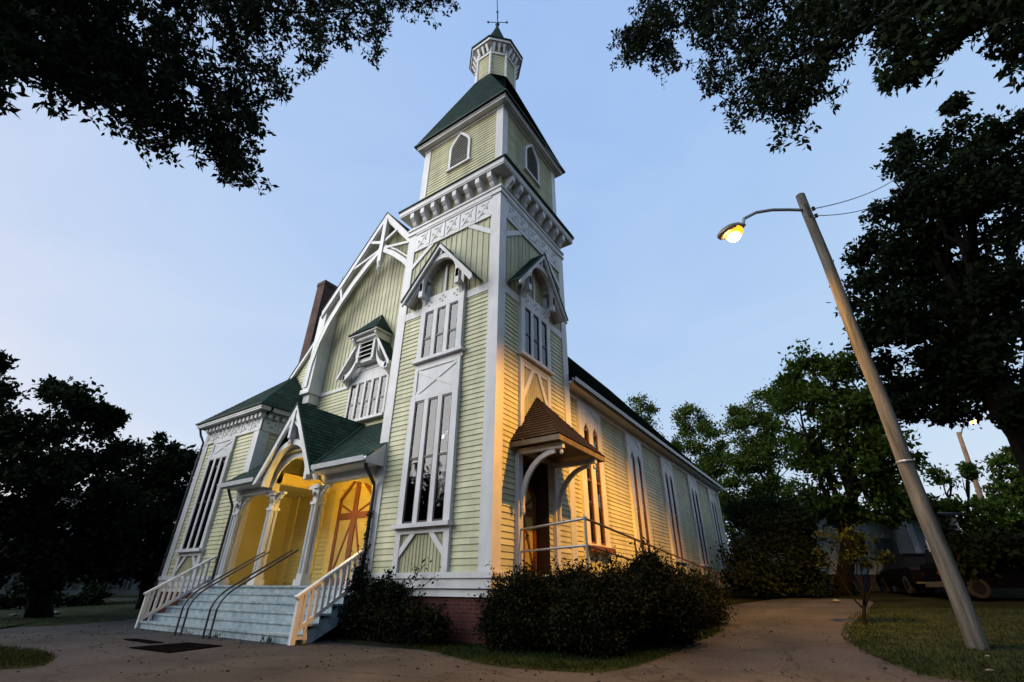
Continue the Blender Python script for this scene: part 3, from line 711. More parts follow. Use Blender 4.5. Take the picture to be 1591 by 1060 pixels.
for s_ in (-1, 1):
    Fs = (lambda s2: (lambda a, v, t: WF(RX+s2*.66+t, v, a)))(s_)
    hm.prism(Fs, [(0,9.0),(.2,9.02),(.42,9.3),(.5,9.7),(.74,9.98),(.74,10.075),(0,10.075)], -.05, .05)
uh = part(hs, 'louvre_roof', ROOF); part(hm, 'roof_bracket', WHITE, parent=uh)

# nave windows: five pairs of lancets
def nave_window(c):
    m = MB(); hw = .92; v0, v1 = 2.36, 7.0; w = .11; a, b = c-hw, c+hw; s1, mu = .34, .30; ow = (2*hw-2*s1-mu)/2
    ops = [(a+s1, a+s1+ow), (a+s1+ow+mu, b-s1)]
    vs, vt = 6.05, 6.32
    m.fb(NF, a, a+s1, v0, vt+.05, 0, w); m.fb(NF, b-s1, b, v0, vt+.05, 0, w); m.fb(NF, a+s1+ow, b-s1-ow, v0, vt+.05, 0, w)
    m.fb(NF, a, b, vt+.05, v1, 0, w-.002)
    for p, q in ops:
        mid = (p+q)/2
        m.prism(NF, [(p,vs),(p,vt+.05),(mid,vt+.05),(mid,vt)], 0, w-.004); m.prism(NF, [(q,vs),(q,vt+.05),(mid,vt+.05),(mid,vt)], 0, w-.004)
    m.beam(NF, (a+.25, v1-.42), (c-.05, v1-.12), .07, w, w+.02); m.beam(NF, (b-.25, v1-.42), (c+.05, v1-.12), .07, w, w+.02)
    m.fb(NF, a-.05, b+.05, v0-.1, v0, 0, w+.09)
    o = part(m, 'nave_window', WHITE); g = MB(); s = MB()
    for p, q in ops:
        g.fb(NF, p, q, v0, vt, 0, .055); s.fb(NF, p, p+.04, v0, vt, 0, .085); s.fb(NF, q-.04, q, v0, vt, 0, .085)
        for y0 in (v0, v0+1.95, vs-.02): s.fb(NF, p+.04, q-.04, y0, y0+.08, 0, .08)
    part(g, 'pane', GLASS, parent=o); part(s, 'sash', BROWN, parent=o)
    f = MB(); f.fb(NF, a+.1, b-.1, 1.45, 2.2, 0, .05); part(f, 'lower_panel', CLAP, parent=o)
    for p_, q_ in ((a, a+.2), (b-.2, b), (c-.1, c+.1)): t = MB(); t.fb(NF, p_, q_, 1.42, 2.26, 0, .09); part(t, 'lower_trim', WHITE, parent=o)
for c in (6.05, 10.5, 15.05, 19.85, 24.5): nave_window(c)

# chimney
m = MB(); m.box(-14.35, -13.7, 2.7, 3.75, 8.0, 15.8); m.box(-14.38, -13.67, 2.67, 3.78, 15.8, 16.02)
o = part(m, 'chimney', BRICK)
m = MB(); m.tube([(-13.75,3.7,16.0),(-13.75,3.7,16.9)], .012, 5); part(m, 'lightning_rod', BLACK, parent=o)

# ------------------------------------------------------------------ left wing
WX0, WX1 = -15.1, -11.0
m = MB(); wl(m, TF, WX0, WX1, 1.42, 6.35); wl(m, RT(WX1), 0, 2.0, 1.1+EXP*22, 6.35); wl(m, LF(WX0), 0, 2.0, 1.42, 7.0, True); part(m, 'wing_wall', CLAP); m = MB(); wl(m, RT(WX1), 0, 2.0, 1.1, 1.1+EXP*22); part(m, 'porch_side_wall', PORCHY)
corner('corner_board', (WX1-.33, WX1+.045, -.045, 0, 1.42, 6.35), (WX1, WX1+.044, .0005, .36, 1.42, 6.35))
corner('corner_board', (WX0-.045, WX0+.33, -.045, 0, 1.42, 6.35))
frieze(TF, WX0-.04, WX1+.04, 6.35, 7.0, 6); frieze(RT(WX1), .04, 2.0, 6.35, 7.0, 3)
m = MB(); wx, wy = -.42, 0
m.fb(TF, WX0-.12, WX1+.12, 7.0, 7.06, -.1, .12); m.fb(RT(WX1), 0.001, 2.0, 7.0, 7.06, -.1, .12)
for k in range(15): m.fb(TF, WX0+.1+k*.285, WX0+.24+k*.285, 6.84, 6.998, .0, .2)
for k in range(7): m.fb(RT(WX1), .08+k*.285, .22+k*.285, 6.84, 6.998, .0, .2)
m.fb(TF, WX0-.38, WX1+.38, 7.06, 7.12, -.1, .38); m.fb(RT(WX1), .001, 2.0, 7.06, 7.12, -.1, .38)
m.fb(TF, WX0-.40, WX1+.40, 7.12, 7.27, -.1, .40); m.fb(RT(WX1), .001, 2.0, 7.12, 7.27, -.1, .40); m.fb(LF(WX0), 0.001, 2.0, 7.06, 7.27, -.1, .40)
part(m, 'wing_cornice', WHITE)
m = MB(); e0 = .44; z0 = 7.26; ap_ = (-13.05, 2.0, 9.85)
a, b = (WX0-e0, -e0, z0), (WX1+e0, -e0, z0); c_, d_ = (WX1+e0, 2.0, z0), (WX0-e0, 2.0, z0)
m.lap([a, b, ap_], (0,0,1), .145, .012); m.lap([b, c_, ap_], (0,0,1), .145, .012); m.lap([d_, a, ap_], (0,0,1), .145, .012)
part(m, 'wing_roof', ROOF)
m = MB(); m.box(WX0-e0-.02, WX1+e0+.02, -e0-.02, -e0+.03, z0-.05, z0+.015); m.box(WX1+e0-.03, WX1+e0+.02, -e0+.03, 2.0, z0-.05, z0+.015); part(m, 'wing_roof_edge', ROOFT)
wc = -13.35
apron(TF, wc, .84, 1.42, 2.2); tall_window(TF, wc, 2.3, 5.72, .84, curtain=.45); xpanel(TF, wc-.82, wc+.82, 5.72, 6.352)
m = MB(); m.tube([(WX0-.3,-.3,7.1),(WX0-.26,-.2,6.8),(WX0-.10,-.08,6.5),(WX0-.10,-.08,1.0)], .045, 8); part(m, 'downspout', BLACK)

# ------------------------------------------------------------------ porch
PE, PZ = -.70, 4.25; PX0, PX1 = -11.25, -3.72
m = MB()
k_ = (6.44-PZ)/(2.0-PE)
gh = 1.5; gz = 4.12; gt = 6.52; gy = -.78
def gzz(x): return gt-(gt-gz)/gh*abs(x-RX)
def val(x):  # y where the shed reaches the gable slope height at x
    return PE+(gzz(x)-PZ)/k_
xl = gh-(PZ-gz)/((gt-gz)/gh)      # half width where the gable slope meets the shed eave
yt = min(2.0, val(RX))
m.lap([(RX+xl,PE,PZ),(PX1,PE,PZ),(PX1,2.0,6.44),(RX+.02,2.0,6.44)], (0,0,1), .145, .012)
m.lap([(PX0,PE,PZ),(RX-xl,PE,PZ),(RX-.02,2.0,6.44),(PX0,2.0,6.44)], (0,0,1), .145, .012)
m.lap([(RX+gh,gy,gz),(RX+xl,PE,PZ),(RX,2.0,gt),(RX,gy,gt)], (0,0,1), .145, .012)
m.lap([(RX-gh,gy,gz),(RX,gy,gt),(RX,2.0,gt),(RX-xl,PE,PZ)], (0,0,1), .145, .012)
pro = part(m, 'porch_roof', ROOF)
m = MB()
for s_ in (-1, 1): m.tube([(RX+s_*xl,PE,PZ+.01),(RX+s_*.02,2.0,6.49)], .05, 6)
part(m, 'valley_flashing', ROOFT, parent=pro)
m = MB(); Fs = lambda y_, z_, w: (PX1-.06+w, y_, z_)
m.prism(Fs, [(PE+.04,PZ-.16),(PE+.04,PZ-.02),(-.06,PZ-.02+k_*(-.06-PE)),(-.06,PZ-.16)], 0, .04); part(m, 'roof_end_board', WHITE, parent=pro)
PG = FR(gy)
m = MB(); m.prism(PG, [(RX-gh-.03,gz-.03),(RX,gt+.02),(RX+gh+.03,gz-.03),(RX+gh+.03,gz-.09),(RX,gt-.05),(RX-gh-.03,gz-.09)], 0, .04)
part(m, 'roof_edge', ROOFT, parent=pro)
m = MB(); th = (gt-gz)/gh
for s_ in (-1, 1):
    m.prism(PG, [(RX+s_*gh,gz-.09),(RX,gt-.05),(RX,gt-.38),(RX+s_*(gh-.17),gz-.10),(RX+s_*gh,gz-.13)], -.08, .02)
    n = 14; O = []; I = []
    for k in range(n+1):
        t = math.pi/2*k/n; O.append((RX+s_*1.16*math.cos(t), 3.92+1.36*math.sin(t)**.9)); I.append((RX+s_*1.03*math.cos(t), 3.92+1.19*math.sin(t)**.9))
    m.strip(PG, O, I, -.30, -.10);
    m.beam(PG, (RX+s_*.06, 5.85), (RX+s_*.36, 5.6), .06, -.1, -.0)
m.fb(PG, RX-.06, RX+.06, 5.3, gt-.3, -.14, .05); m.lathe((RX, gy+.04, 5.2), [(.01,-.14),(.07,-.04),(.05,.04),(.08,.12)], 8)
part(m, 'porch_gable_trim', WHITE)
m = MB()  # recessed tympanum with an arched underside
n = 24; T = [(RX-1.3+2.6*k/n, gzz(RX-1.3+2.6*k/n)-.06) for k in range(n+1)]; O = [(u, min(v-.02, 3.95+.82*max(0,1-((u-RX)/1.0)**2)**.5)) for u, v in T]
m.strip(FR(gy+.42), O, T, -.04, .0); part(m, 'porch_tympanum', WHITE)
# beams, gutter, ceiling
m = MB(); 
m.box(-11.0, RX-1.28, -.22, .02, 3.86, 4.14); m.box(-11.0, RX-1.28, PE+.08, -.221, 4.08, 4.139); part(m, 'porch_beam', WHITE)
m = MB(); m.box(RX+1.28, -4.05, -.22, .02, 3.86, 4.14); m.box(RX+1.28, -3.78, PE+.08, -.221, 4.08, 4.139)
part(m, 'porch_beam', WHITE)
for a, b in ((PX0, RX-gh-.02), (RX+gh+.02, PX1)):
    m = MB()
    pts = [(0,0),(-.02,-.11),(-.1,-.13),(-.13,0),(-.11,0),(-.085,-.1),(-.03,-.09),(-.015,0)]
    m.hexa([(a, PE+p, PZ-.005+q) for p, q in pts], [(b, PE+p, PZ-.005+q) for p, q in pts])
    m.box(a, b, PE+.002, PE+.05, PZ-.17, PZ-.03)
    part(m, 'porch_gutter', GUTTER)
CREAM = mat('lamp_gold_cream_paint', (.60,.48,.15), .5, .06)  # cream deepened to carry the porch lamp's yellow glow in its colour
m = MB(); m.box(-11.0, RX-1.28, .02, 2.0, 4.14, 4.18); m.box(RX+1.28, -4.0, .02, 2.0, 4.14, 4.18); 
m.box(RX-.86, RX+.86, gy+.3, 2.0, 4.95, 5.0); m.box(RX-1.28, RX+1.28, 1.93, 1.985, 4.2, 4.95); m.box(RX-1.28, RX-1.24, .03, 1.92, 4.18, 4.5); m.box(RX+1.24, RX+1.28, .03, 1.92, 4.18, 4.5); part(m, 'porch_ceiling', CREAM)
m = MB(); m.box(-11.0, -4.0, -.2, 2.0, 1.02, 1.14)
part(m, 'porch_floor', STEPP)
# columns
def column(x, y):
    m = MB(); z0, z1 = 1.14, 3.86
    m.box(x-.17, x+.17, y-.17, y+.17, z0, z0+.16); m.box(x-.13, x+.13, y-.13, y+.13, z0+.16, z0+.3)
    for dx in (-.075, .075):
        for dy in (-.075, .075): m.tube([(x+dx,y+dy,z0+.3),(x+dx,y+dy,z1-.55)], .055, 8)
    m.box(x-.05, x+.05, y-.05, y+.05, z0+.3, z1-.5)
    m.box(x-.15, x+.15, y-.15, y+.15, z1-.58, z1-.5); m.box(x-.11, x+.11, y-.11, y+.11, z1-.5, z1); m.box(x-.17, x+.17, y-.17, y+.17, z1-.12, z1-.001)
    o = part(m, 'porch_column', WHITE)
    b = MB()
    for s_ in (-1, 1):
        if x < -10 and s_ < 0: continue
        n = 8; O = [(x+s_*(.11+.5*(1-math.cos(math.pi/2*k/n))), z1-.62+.6*math.sin(math.pi/2*k/n)) for k in range(n+1)]
        I = [(x+s_*.11, v) for u, v in O]
        I = [(u-s_*.10, v+.0) if k else (u, v) for k, (u, v) in enumerate(O)]
        b.strip(FR(y), O, I, -.05, .05); b.beam(FR(y), (x+s_*.12, z1-.08), (x+s_*.5, z1-.06), .09, -.045, .045)
        b.lathe((x+s_*.27, y, z1-.2), [(.01,-.06),(.06,-.02),(.06,.03),(.01,.06)], 8)
    for t in (0, 1):
        b.lathe((x+(.0 if t else 0), y-.17, z1-.3), [(.01,-.08),(.05,-.03),(.05,.04),(.01,.08)], 8)
    part(b, 'capital_bracket', WHITE, parent=o)
for x in (-10.72, -8.72, -6.42): column(x, -.06)
# porch back wall trims and door
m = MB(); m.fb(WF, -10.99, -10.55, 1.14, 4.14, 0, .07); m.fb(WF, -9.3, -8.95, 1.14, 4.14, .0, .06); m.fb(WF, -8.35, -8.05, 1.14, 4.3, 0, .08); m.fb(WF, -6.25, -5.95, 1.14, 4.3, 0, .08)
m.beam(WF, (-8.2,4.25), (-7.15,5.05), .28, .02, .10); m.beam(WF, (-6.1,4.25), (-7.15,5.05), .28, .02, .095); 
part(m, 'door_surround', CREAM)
cross_door(WF, -7.15, .88, 1.16, 3.85, 4.72, .06, 'porch_door', 'pointed porch door with red-brown cross bars on yellow panels')
# downspout at the tower corner
m = MB(); m.tube([(-3.85,-.62,4.18),(-3.86,-.55,4.0),(-3.93,-.14,3.62),(-3.93,-.12,3.4),(-3.93,-.12,1.3)], .05, 8); part(m, 'downspout', BLACK)
m = MB(); m.tube([(-10.85,-.62,4.18),(-10.87,-.55,4.0),(-11.2,-.14,3.62),(-11.2,-.12,3.4),(-11.2,-.12,1.3)], .045, 8); part(m, 'downspout', BLACK)

# ------------------------------------------------------------------ stairs
NR = 6; rise = 1.14/NR; run = .295; SX0, SX1 = -11.55, -3.97
for k in range(NR-1):
    z = rise*(k+1); y1 = -.2-run*(NR-2-k)
    m = MB(); m.box(SX0, SX1, y1-run-.03, y1, z-.045, z); m.box(SX0+.03, SX1-.03, y1-run, y1-run+.03, z-rise, z-.046)
    part(m, 'stair_step', STEPP)
m = MB(); m.box(-11.0, SX1-.03, -.23, -.2, rise*5+.002, 1.02); m.box(-11.0, SX1, -.245, -.2, 1.095, 1.142); part(m, 'landing_riser', STEPP)
ys = -.2-run*5
for x in (SX1-.12, SX0+.08):
    m = MB(); Fs = (lambda x_: (lambda y, z, w: (x_+w, y, z)))(x)
    m.prism(Fs, [(ys+.02, 0), (-.2, 1.14-rise), (-.0, 1.14-rise), (0, .55), (ys+.5, 0)], 0, .045); part(m, 'stringer', STEPP)
def stair_rail(x, label):
    e = empty_part('stair_railing', label)
    p = MB(); p.box(x-.05, x+.05, ys-.08, ys+.03, 0, .93); part(p, 'newel_post', WHITE, parent=e)
    y0, z0, y1, z1 = ys-.05, .93, -.05, 2.0
    h = MB(); h.bar((x,y0-.08,z0-.045+.0), (x,y1,z1), .14, .06); part(h, 'handrail', WHITE, parent=e)
    l = MB(); l.bar((x,y0+.05,.24), (x,y1,1.30), .07, .08); part(l, 'bottom_rail', WHITE, parent=e)
    for k in range(10):
        t = (k+1)/11; yy = y0+(y1-y0)*t; b = MB(); b.box(x-.03, x+.03, yy-.03, yy+.03, .24+1.06*t, z0+(z1-z0)*t-.05); part(b, 'baluster', WHITE, parent=e)
    s = MB(); s.box(x-.04, x+.04, ys+.2, ys+.26, .08, .34); s.bar((x,ys+.0,.12),(x,ys+.24,.12), .06, .05); s.bar((x,ys+.22,.3),(x,ys+.3,.08), .06, .05)
    part(s, 'scroll_foot', WHITE, parent=e)
def empty_part(name, label=None):
    o = bpy.data.objects.new(name, None); COL.objects.link(o); o.parent = CH; o.matrix_parent_inverse.translation = -CH.location
    if label: o['label'] = label
    return o
stair_rail(SX1, 'stair railing beside the tower'); stair_rail(SX0, 'stair railing beside the left wing')
# black pipe handrails on the steps
for k, (xb, lab) in enumerate(((-6.75, 'black pipe handrail in the middle of the steps nearer the tower'), (-8.15, 'black pipe handrail on the steps nearer the left wing'))):
    e = empty('pipe_handrail', (xb, -2.1, 0), lab, 'handrail', 'black pipe handrails on the front steps')
    for dx in (-.15, .15):
        P = [(dx,0,-.02),(dx,0,.35),(dx,.0,.62),(dx,.05,.78),(dx,.16,.93),(dx,.32,1.06),(dx,1.0,1.50),(dx,1.85,2.04)]
        m = MB(); m.tube(P, .024, 8); m.build('pipe', BLACK, e)
# porch lamp
LP = (-6.47, .3, 3.98)
e = empty('porch_lamp', LP, 'lit globe lamp hanging under the porch ceiling beside the right column', 'lamp')
m = MB(); m.lathe((0,0,0), [(.02,-.075),(.055,-.055),(.075,0),(.06,.05),(.03,.075)], 12); m.build('globe', emit('porch_lamp_glow', (1,.75,.32), 22), e, smooth=True)
m = MB(); m.lathe((0,0,.12), [(.07,-.04),(.07,.0),(.03,.04)], 10); m.tube([(0,0,.12),(0,0,.2)], .02, 6); m.build('fitting', BLACK, e)
# mats
m = MB(); P = [on_ground(*p) for p in ((200,1008),(262,1016),(345,1005),(290,1000))]
c = sum(P)/4
m.hexa([(p[0]-c[0],p[1]-c[1],.006) for p in P], [(p[0]-c[0],p[1]-c[1],.022) for p in P])
o = m.build('door_mat', mat('black_rubber_mat', (.004,.004,.005), .95, .2, spec=0)); o.location = (c[0],c[1],0)
tag(o, 'black rubber mat lying on the asphalt before the steps', 'mat')
m = MB(); m.hexa([(-.7,-.13,.006),(.7,-.13,.006),(.7,.13,.006),(-.7,.13,.006)], [(-.7,-.13,.02),(.7,-.13,.02),(.7,.13,.02),(-.7,.13,.02)])
o = m.build('step_mat', bpy.data.materials['black_rubber_mat']); p = on_ground(222,997); o.location = (p[0],p[1],0); tag(o, 'thin dark mat lying at the foot of the bottom step', 'mat')

# ------------------------------------------------------------------ side landing, ramp and pipe railing
rmp = empty('access_ramp', (1.0, 1.0, 0), 'wooden side-door landing and ramp with grey pipe railing along the nave wall', 'ramp')
def rp(mb, name, m_): o = mb.build(name, m_, rmp); o.matrix_parent_inverse.translation = -rmp.location; return o
DECK = mat('grey_deck_boards', (.16,.15,.14), .8, .25, 4, stretch=(1,6,1))
m = MB(); m.box(.06, 1.9, .9, 3.5, DZ-.1, DZ); rp(m, 'landing', DECK)
m = MB(); m.hexa([(.15,3.5,DZ-.1),(1.9,3.5,DZ-.1),(1.9,13.0,.72),(.15,13.0,.72)], [(.15,3.5,DZ),(1.9,3.5,DZ),(1.9,13.0,.82),(.15,13.0,.82)]); rp(m, 'ramp_deck', DECK)
m = MB()
for p in ((1.85,.95),(1.85,3.5),(.3,.95),(.3,3.4)): m.box(p[0]-.05, p[0]+.05, p[1]-.05, p[1]+.05, -.1, DZ-.1)
rp(m, 'deck_posts', DECK)
RUST = mat('rusty_pipe', (.085,.05,.04), .6, .25, 8)
xr = 1.83; yr = .95
m = MB(); m.tube([(xr,yr,DZ),(xr,yr,2.50)], .032, 8); m.lathe((xr,yr,2.5), [(.045,-.05),(.05,0),(.02,.05)], 8); rp(m, 'railing_post', GALV)
m = MB(); m.tube([(.08,1.0,DZ),(.08,1.0,2.36)], .028, 8); rp(m, 'railing_post', GALV)
m = MB(); m.tube([(.06,1.0,2.33),(xr,yr,2.47)], .028, 8); m.tube([(.06,1.0,1.86),(xr,yr,1.93)], .026, 8); rp(m, 'landing_rail', GALV)
def rl(y): return 2.47-(y-yr)*.062
m = MB(); m.tube([(xr,yr,rl(yr)),(xr,13.0,rl(13))], .028, 8); m.tube([(xr,yr,rl(yr)-.54),(xr,13.0,rl(13)-.54)], .026, 8); rp(m, 'ramp_rail', RUST)
for y in (3.9, 6.9, 9.9, 12.95):
    m = MB(); m.tube([(xr,y,rl(y)-1.1),(xr,y,rl(y))], .026, 8); rp(m, 'railing_post', RUST)
m = MB(); m.fb(NF, 5.2, 6.9, 2.14, 2.30, .20, .30); part(m, 'ledge', BROWN)

# ------------------------------------------------------------------ ground
def sheet(name, xs, ys, dz, m_, label=None, kind='structure'):
    V = [(x, y, ground_h(x, y)+dz) for y in ys for x in xs]; n = len(xs); F = [(j*n+i, j*n+i+1, (j+1)*n+i+1, (j+1)*n+i) for j in range(len(ys)-1) for i in range(n-1)]
    me = bpy.data.meshes.new(name); me.from_pydata(V, [], F); me.materials.append(m_); o = bpy.data.objects.new(name, me); COL.objects.link(o); tag(o, label, None, None, kind)
    for p in me.polygons: p.use_smooth = True
    return o
def spread(a, b, n, fine0, fine1, nf):
    return sorted(set(list(np.linspace(a, fine0, n))+list(np.linspace(fine0, fine1, nf))+list(np.linspace(fine1, b, n))))
xs = spread(-600, 600, 10, -60, 60, 60); ysl = spread(-600, 60, 10, -30, 50, 80)+[90, 150, 300, 600]
sheet('ground', xs, ysl, -.03, EARTH, 'dark leafy earth and rough grass reaching to the tree line')
def smooth_outline(pts, k=6):
    P = [np.array(p[:2]) for p in pts]; n = len(P); out = []
    for i in range(n):
        p0, p1, p2, p3 = P[i-1], P[i], P[(i+1)%n], P[(i+2)%n]
        for t in np.arange(0, 1, 1/k):
            out.append(.5*((2*p1)+(-p0+p2)*t+(2*p0-5*p1+4*p2-p3)*t*t+(-p0+3*p1-3*p2+p3)*t**3))
    return out
def patch(name, pts, dz, m_, label, rings=14, mound=.04, sm=True, kind='structure', rough=0.0):
    O = smooth_outline(pts) if sm else [np.array(p[:2]) for p in pts]
    c = sum(O)/len(O); V = [(c[0],c[1],ground_h(*c)+dz+mound)]; F = []; n = len(O)
    if rough: O = [o+(c-o)/np.linalg.norm(c-o)*random.uniform(-rough, rough) for o in O]
    for r in range(1, rings+1):
        t = r/rings
        for o in O:
            q = c+(o-c)*t; V.append((q[0],q[1],ground_h(*q)+dz+mound*(1-t**6)))
    for j in range(n): F.append((0, 1+j, 1+(j+1)%n))
    for r in range(rings-1):
        for j in range(n): F.append((1+r*n+j, 1+(r+1)*n+j, 1+(r+1)*n+(j+1)%n, 1+r*n+(j+1)%n))
    me = bpy.data.meshes.new(name); me.from_pydata(V, [], F); me.materials.append(m_); me.update()
    for p in me.polygons: p.use_smooth = True
    o = bpy.data.objects.new(name, me); COL.objects.link(o); tag(o, label, None, None, kind); return O, c
patch('driveway', [(-30,-26),(12,-26),(16,-8),(9,-2),(7.5,4),(6.5,10),(6.5,15),(3.6,15.4),(2.6,9),(1.8,3),(0,0.3),(-5,.6),(-16,-.4),(-34,-1.5)], .004, ASPH, 'worn brown-grey asphalt driveway in front of the church', 30, 0.0)
G = lambda *a: [on_ground(*p) for p in a]
lawn_r = G((1316,993),(1322,968),(1345,952),(1400,945))+[np.array((13,12,0)), np.array((16,4,0))]+[np.array((12,-1.5,0))]+G((1500,1062),(1420,1046),(1350,1018))
patch('right_lawn', lawn_r, .0, LAWN, 'dark lawn around the foot of the leaning street lamp pole', 14, .05)
lawn_l = G((0,977),(100,972),(186,966))+[np.array((-16.3,0.4,0)), np.array((-17,3.5,0)), np.array((-24,8,0)), np.array((-38,6,0)), np.array((-38,-4,0))]+G((-120,985))
patch('left_lawn', lawn_l, .0, LAWN, 'dark strip of lawn beyond the driveway in front of the shaded house', 14, .05)
lp = G((80,1027),(55,1015),(0,1010),(-90,1006),(-160,1020),(-60,1045),(0,1042),(60,1037))
patch('lawn_corner', lp, .0, LAWN, 'small corner of lawn jutting into the near driveway', 10, .04)
bed = G((688,1018),(760,1035),(860,1044),(935,1046),(1010,1030),(1080,1000))+[np.array((3.3,4.5,0)), np.array((.5,1.5,0)), np.array((-1.5,-.4,0))]
patch('lawn_strip', bed, .0, LAWN, 'narrow strip of grass along the foot of the clipped shrubs', 12, .05)
bed2 = [np.array(p) for p in ((-4.0,-.75),(-2.6,-.85),(-1.0,-.75),(.2,-.3),(.1,.3),(-3.9,.3))]
patch('planting_bed', bed2, .0, EARTH, 'bare earth bed under the vine at the tower foot', 8, .05)

# ------------------------------------------------------------------ foliage
def leaves(pts, size, aspect=.5, tilt=1.0, droop=None, jit=.35):
    "one diamond-shaped folded leaf per point -> vertex and face arrays"
    n = len(pts); d = RNG.normal(size=(n,3)); d[:,2] *= tilt
    if droop is not None: d = d*.75+droop
    d /= np.linalg.norm(d, axis=1)[:,None]; r = RNG.normal(size=(n,3)); s = np.cross(d, r); s /= np.linalg.norm(s, axis=1)[:,None]; nn = np.cross(d, s)
    L_ = size*(1+RNG.uniform(-jit, jit, n))[:,None]; W = L_*aspect/2
    a = pts; b = pts+d*L_*.45+s*W+nn*L_*.08; c = pts+d*L_; e = pts+d*L_*.45-s*W+nn*L_*.08
    V = np.stack([a,b,c,e], 1).reshape(-1,3); F = np.arange(4*n).reshape(-1,4); return V, F
def mesh_np(name, V, F, m_, parent=None):
    me = bpy.data.meshes.new(name); me.vertices.add(len(V)); me.vertices.foreach_set('co', V.astype(np.float32).ravel())
    k = F.shape[1]; me.loops.add(F.size); me.loops.foreach_set('vertex_index', F.astype(np.int32).ravel())
    me.polygons.add(len(F)); me.polygons.foreach_set('loop_start', np.arange(0, F.size, k, dtype=np.int32)); me.polygons.foreach_set('loop_total', np.full(len(F), k, np.int32))
    me.materials.append(m_); me.update(calc_edges=True); o = bpy.data.objects.new(name, me); COL.objects.link(o)
    if parent: o.parent = parent
    return o
DENS = 3.2
def clump_points(blobs, nsub, nleaf, sub=.27, shell=.5):
    out = []
    for c, r in blobs:
        c = np.array(c); r = np.array(r if hasattr(r, '__len__') else (r,r,r*.85))
        k = max(4, int(nsub*DENS*(r.mean()**1.6)))
        d = RNG.normal(size=(k,3)); d /= np.linalg.norm(d, axis=1)[:,None]
        rr = shell*RNG.random(k)**.25+(1-shell)*RNG.random(k)**.6
        cc = c+d*r*rr[:,None]
        for q in cc:
            nl = int(nleaf*RNG.uniform(.5,1.4)); s_ = sub*r.mean()**.55*RNG.uniform(.6,1.3)
            out.append(q+RNG.normal(size=(nl,3))*s_*np.array([1,1,.7]))
    return np.concatenate(out)
def limb_path(a, b, n=6, wob=.06, sag=0.0):
    a, b = np.array(a, float), np.array(b, float); L_ = np.linalg.norm(b-a); out = []
    for k in range(n+1):
        t = k/n; p = a+(b-a)*t
        if 0 < k < n: p = p+RNG.normal(size=3)*wob*L_*.5*(t*(1-t)*4)**.5
        p[2] += sag*math.sin(math.pi*t); out.append(p)
    return out
def tree(name, base, blobs, trunk_r, label, lm, leaf=.28, nsub=6, nleaf=70, cat='tree', group=None, fork=.45, limbs=8, sub=.27, aspect=.55, bark=None):
    base = np.array(base, float); e = empty(name, tuple(base), label, cat, group)
    top = np.mean([b[0] for b in blobs], 0); hi = max(b[0][2] for b in blobs)
    P = clump_points(blobs, nsub, nleaf*1.8, sub); leaf = leaf*.72
    P = P[P[:,2] > base[2]+.15]
    V, F = leaves(P-base, leaf, aspect); mesh_np('crown', V, F, lm, e)
    m = MB(); fk = base+(np.array((top[0],top[1],base[2]+(hi-base[2])*fork))-base)
    tp = limb_path(base-np.array((0,0,.2)), fk, 5, .03); rr = [trunk_r*(1.25 if k == 0 else 1-.45*k/5) for k in range(6)]
    m.tube([p-base for p in tp], rr, 9)
    m.build('trunk', bark or BARK, e, smooth=True)
    bl = sorted(blobs, key=lambda b: -np.mean(b[1]))[:limbs]; m = MB()
    for c, r in bl:
        k = random.randint(2, 5); st = tp[k]; p = limb_path(st, c, 5, .07); m.tube([q-base for q in p], [trunk_r*.5*(1-.17*j) for j in range(6)], 6)
        for _ in range(3):
            d = RNG.normal(size=3); d /= np.linalg.norm(d); en = np.array(c)+d*np.mean(r)*.8
            p2 = limb_path(p[3], en, 4, .1); m.tube([q-base for q in p2], [trunk_r*.2*(1-.2*j) for j in range(5)], 5)
    m.build('branch', bark or BARK, e, smooth=True)
    return e
def B(px, py, rpx, D, dz=1.0):
    "crown lobe seen at px,py with radius rpx pixels at horizontal distance D"
    c = at(px, py, D); depth = float((c-CAM)@FWD); off = math.hypot(px-795.5, py-530)/FPX
    r = rpx/FPX*depth/(1+.35*off*off)
    return (c, (r, r, r*dz))
def gz_at(px, D):
    q = at(px, 900, D); return np.array((q[0], q[1], ground_h(q[0], q[1])))

# left trees
D = 27
tree('broad_tree', gz_at(88, D), [B(30,660,62,D),B(100,640,52,D-1),B(150,655,38,D),B(60,740,70,D-2),B(130,730,55,D),B(15,800,60,D-1),B(95,815,60,D+1),B(150,810,40,D),B(-60,720,90,D),B(-40,620,60,D+2),B(175,650,14,D),B(90,600,22,D),B(40,870,45,D-1),B(130,860,40,D),B(-20,880,50,D),B(175,780,40,D),B(165,850,45,D),B(80,890,40,D-1),B(190,700,30,D+1)],
     .38, 'broad dark tree at far left in front of the shaded house', LEAF_DK, .34, 3.6, 80, sub=.3)
D = 30
tree('round_tree', gz_at(240, D), [B(215,740,48,D),B(265,720,40,D),B(300,745,45,D),B(240,800,55,D-1),B(290,810,50,D),B(200,830,45,D),B(255,690,20,D),B(330,790,40,D+2),B(225,880,45,D),B(270,870,40,D),B(180,880,40,D+1),B(185,760,40,D+1)],
     .32, 'rounded dark tree standing behind the left wing of the church', LEAF_DK, .36, 3.2, 75, sub=.3)
D = 36
for px_, lab_ in ((20,'dark bush at far left against the shaded porch'),(75,'dark bush in the middle before the shaded porch'),(135,'dark bush before the shaded porch, nearest the church')):
    tree('dark_bush', gz_at(px_, D), [B(px_,925,24,D),B(px_-18,938,18,D),B(px_+20,935,20,D)], .06, lab_, LEAF_DK, .24, 5, 50, 'bush', 'dark bushes before the shaded porch', limbs=2)
D = 20
